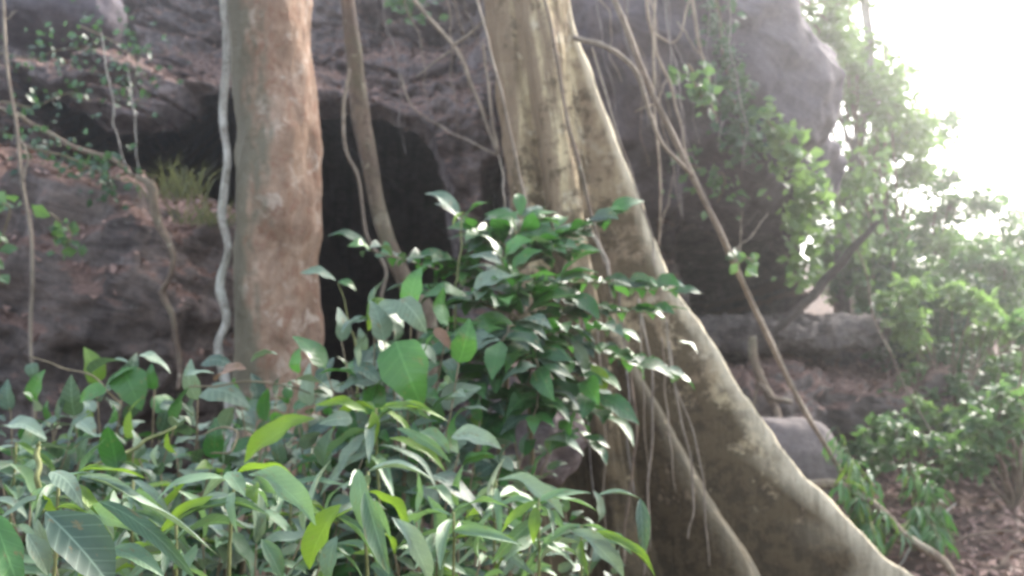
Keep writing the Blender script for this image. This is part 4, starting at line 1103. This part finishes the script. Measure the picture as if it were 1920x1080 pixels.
creeper('small green creeper on the taut liana by the tree', [(1290, 120, 6.0), (1305, 160, 6.0), (1318, 200, 6.0)], 60, .08, 'bg_mid', 605, .06)
creeper('dark creeper hanging over the rock lobe in the upper left', [(150, 50, 8.0), (215, 80, 7.9), (260, 130, 7.85), (230, 190, 7.85)], 170, .06, 'bg_dark', 606, .2)
creeper('pale leaved creeper on the ledge at the upper left', [(-20, 95, 7.6), (60, 110, 7.6), (110, 95, 7.6), (170, 85, 7.7)], 70, .06, 'bg_dark', 607, .12)
creeper('small green creeper beside the left edge over the cave', [(0, 190, 6.5), (60, 200, 6.5), (130, 175, 6.6), (170, 190, 6.7)], 40, .065, 'bg_dark', 608, .09)
creeper('green leaves growing along the top edge of the rock mound', [(30, 270, 6.5), (110, 290, 6.4), (180, 320, 6.3), (230, 340, 6.2)], 170, .055, 'bg_dark', 609, .11)
creeper('tuft of green leaves at the top edge of the picture above the cave', [(740, -20, 9), (770, 5, 9), (800, 15, 9)], 80, .1, 'bg_mid', 610, .12)
creeper('few pale leaves sprouting from the taut liana halfway down', [(1372, 480, 4.95), (1400, 485, 4.95), (1415, 492, 4.95)], 12, .07, 'bg_mid', 611, .03)
creeper('small leaves clinging to the dark rock left of the taut liana', [(1270, 300, 7.0), (1320, 320, 7.0), (1360, 330, 7.0), (1345, 380, 7.0)], 70, .075, 'bg_mid', 612, .12)
creeper('pale seedling leaves on the front of the rock mound', [(95, 400, 5.85), (130, 430, 5.8), (125, 465, 5.8)], 22, .085, 'bg_mid', 613, .06)
creeper('leaf sprays reaching in from the left edge before the mound', [(-30, 380, 5), (0, 385, 5), (20, 395, 5), (-10, 480, 5), (5, 535, 5)], 18, .1, 'bg_mid', 614, .05)

# --- hanging narrow leaves of the plants right of the buttress foot
r = random.Random(77)
for lab, gp, tips in [('plant with drooping bamboo like leaves right of the buttress foot', (1620, 5.6), [(1590, 840, 5.5), (1630, 880, 5.4), (1610, 930, 5.3), (1660, 960, 5.2), (1570, 800, 5.7), (1580, 900, 5.3), (1640, 1000, 5.0), (1600, 860, 5.4)]),
                      ('second drooping bamboo like plant nearer the leaf litter', (1730, 5.6), [(1700, 870, 5.5), (1740, 900, 5.4), (1770, 950, 5.3), (1715, 950, 5.3), (1690, 1000, 5.1), (1760, 1010, 5.1)])]:
    g = onground(gp[0], 900, gp[1], .02)
    t = thing('drooping_plant', lab, 'plant', g, 'drooping plants by the buttress')
    for (tx, ty, td) in tips:
        tip = P(tx, ty, td)
        leafy_branch(t, g, [g, g.lerp(tip, .5) + Vector((0, 0, .12)), tip], [.006, .004, .002], 'lance', [('leaf_mid', 3), ('leaf_lime', 1), ('leaf_lance', 2)], 20, (.10, .19), .15, r, M['stem'], t0=.25, lat=.4, droop=1.5, jit=.3)

# --- grass tuft on the mound
rs = np.random.RandomState(9)
for lab, c, n, hgt in [('dry yellow green grass tuft on the right shoulder of the mound', (335, 372, 6.25), 70, .30), ('smaller grass tuft low on the mound edge by the pale liana', (385, 420, 6.2), 60, .2)]:
    b = P(*c)
    V, F = [], []
    for k in range(n):
        a, l = rs.uniform(0, 6.28), hgt * rs.uniform(.5, 1.3)
        o_ = np.array([rs.normal() * .10, rs.normal() * .06, 0])
        d = np.array([math.cos(a) * .5, math.sin(a) * .4 - .1, rs.uniform(.5, 1.2)]); d /= np.linalg.norm(d)
        s = np.cross(d, [0, 1, .2]); s /= np.linalg.norm(s)
        i = len(V)
        p1 = o_ + d * l * .6; p2 = o_ + d * l + np.array([math.cos(a), math.sin(a), -.6]) * l * .2
        V += [o_ - s * .004, o_ + s * .004, p1 + s * .004, p2, p1 - s * .004]
        F += [(i, i+1, i+2, i+4), (i+4, i+2, i+3)]
    o = link('grass_tuft', mesh_from('grass_tuft', np.array(V), F, False), M['grass'], None, b)
    tag(o, lab, 'grass', None)

# ------------------------------------------------------------------ fallen leaves
def litter_mesh(pts, nrms, size, rs):
    n = len(pts)
    a = rs.uniform(0, 6.28, n)
    ref = np.where(np.abs(nrms[:, 2:3]) < .9, np.array([[0, 0, 1.0]]), np.array([[1.0, 0, 0]]))
    e1 = np.cross(nrms, ref); e1 /= np.linalg.norm(e1, axis=1, keepdims=True) + 1e-9
    e2 = np.cross(nrms, e1)
    d = e1 * np.cos(a)[:, None] + e2 * np.sin(a)[:, None] + nrms * rs.normal(size=(n, 1)) * .3
    d /= np.linalg.norm(d, axis=1, keepdims=True)
    s = np.cross(nrms, d); s /= np.linalg.norm(s, axis=1, keepdims=True)
    L = (size * rs.uniform(.5, 1.4, n))[:, None]
    W = L * rs.uniform(.2, .32, (n, 1))
    p = pts + nrms * .012
    cur = nrms * L * rs.uniform(-.1, .3, (n, 1))
    V = np.stack([p - d*L*.5 + cur, p - s*W, p + d*L*.5 + cur, p + s*W], 1).reshape(-1, 3)
    b = (np.arange(n) * 4)[:, None]
    return V, np.concatenate([b + np.array([[0, 1, 2]]), b + np.array([[0, 2, 3]])])

rs = np.random.RandomState(4)
n = 16000
gx = rs.uniform(1.0, 6.5, n); gy = rs.uniform(4.2, 12, n)
gzv = ground_z(gx, gy)
e = .05
nr = np.stack([-(ground_z(gx + e, gy) - gzv) / e, -(ground_z(gx, gy + e) - gzv) / e, np.ones(n)], -1)
nr /= np.linalg.norm(nr, axis=1, keepdims=True)
V, F = litter_mesh(np.stack([gx, gy, gzv], -1), nr, .075, rs)
o = link('leaf_litter', mesh_from('leaf_litter', V, F, False), M['litter'])
tag(o, 'brown fallen leaves covering the right slope', 'leaf litter', None, 'stuff')

def litter_on(ob, label, n, size, zmin, box, seed):
    rs = np.random.RandomState(seed)
    me = ob.data
    mw = np.array(ob.matrix_basis)
    pc = np.zeros(len(me.polygons) * 3); pn = np.zeros(len(me.polygons) * 3); pa = np.zeros(len(me.polygons))
    me.polygons.foreach_get('center', pc); me.polygons.foreach_get('normal', pn); me.polygons.foreach_get('area', pa)
    pc = pc.reshape(-1, 3) @ mw[:3, :3].T + mw[:3, 3]
    pn = pn.reshape(-1, 3) @ mw[:3, :3].T
    ok = (pn[:, 2] > zmin) & (pc[:, 0] > box[0]) & (pc[:, 0] < box[1]) & (pc[:, 2] > box[2]) & (pc[:, 2] < box[3])
    i = np.where(ok)[0]
    if not len(i): return
    pr = pa[i] / pa[i].sum()
    j = rs.choice(i, n, p=pr)
    V, F = litter_mesh(pc[j] + rs.normal(size=(n, 3)) * .02, pn[j], size, rs)
    o = link('leaf_litter', mesh_from('leaf_litter', V, F, False), M['litter'])
    tag(o, label, 'leaf litter', None, 'stuff')
litter_on(cliff, 'reddish brown fallen leaves lying on the cliff ledges above the cave', 9000, .085, .30, (-8, 1.0, 3.6, 8), 14)
litter_on(ledge1, 'fallen leaves on the low brown boulder under the flat slab', 900, .07, .45, (-1, 9, 0, 4), 16)
litter_on(ledge2, 'fallen leaves on the brown rock beside the buttress root', 500, .07, .45, (-1, 9, 0, 4), 17)
litter_on(mound, 'reddish fallen leaves on top of the rock mound', 2600, .075, .5, (-8, 0, 1.5, 4), 15)

# ------------------------------------------------------------------ haze volume added to stand in for lens glow
hz = [(x, y, z) for x in (-50, 50) for y in (-35, 50) for z in (-3.5, 9.5)]
hf = [(0, 1, 3, 2), (4, 6, 7, 5), (0, 4, 5, 1), (2, 3, 7, 6), (0, 2, 6, 4), (1, 5, 7, 3)]
hm = bpy.data.materials.new('lens_glow_haze')
hm.use_nodes = True
ht = hm.node_tree
for n_ in list(ht.nodes):
    ht.nodes.remove(n_)
ho = ht.nodes.new('ShaderNodeOutputMaterial')
hv = ht.nodes.new('ShaderNodeVolumePrincipled')
hv.inputs['Color'].default_value = (.93, .94, .97, 1)
hv.inputs['Density'].default_value = .005
hv.inputs['Anisotropy'].default_value = .82
ht.links.new(hv.outputs[0], ho.inputs['Volume'])
haze = link('haze', mesh_from('haze', hz, hf, False), hm)
tag(haze, 'thin bright haze added to imitate lens glow', 'haze', None, 'stuff')

for k, (lab, a, b, d0, d1) in enumerate([('dry fallen twig lying on the leaf litter in the lower right corner', (1760, 1010), (1910, 985), 5.3, 5.5), ('bent pale twig propped among the drooping plants', (1680, 965), (1790, 900), 5.2, 5.6), ('short dark twig on the litter at the right edge', (1850, 1060), (1940, 1035), 5.0, 5.2)]):
    p0_, p1_ = P(a[0], a[1], d0), P(b[0], b[1], d1)
    p0_.z = gz(p0_.x, p0_.y) + .02; p1_.z = gz(p1_.x, p1_.y) + (.05 if k != 1 else .2)
    v, f = tube([Vector((0, 0, 0)), (p1_ - p0_) * .5 + Vector((0, 0, .04)), p1_ - p0_], [.006, .008, .004], 20, 6, .012, 900 + k, .15)
    tag(link('fallen_twig', mesh_from('fallen_twig', v, f), M['bark_pale' if k == 1 else 'bark_thin'], None, p0_), lab, 'twig')
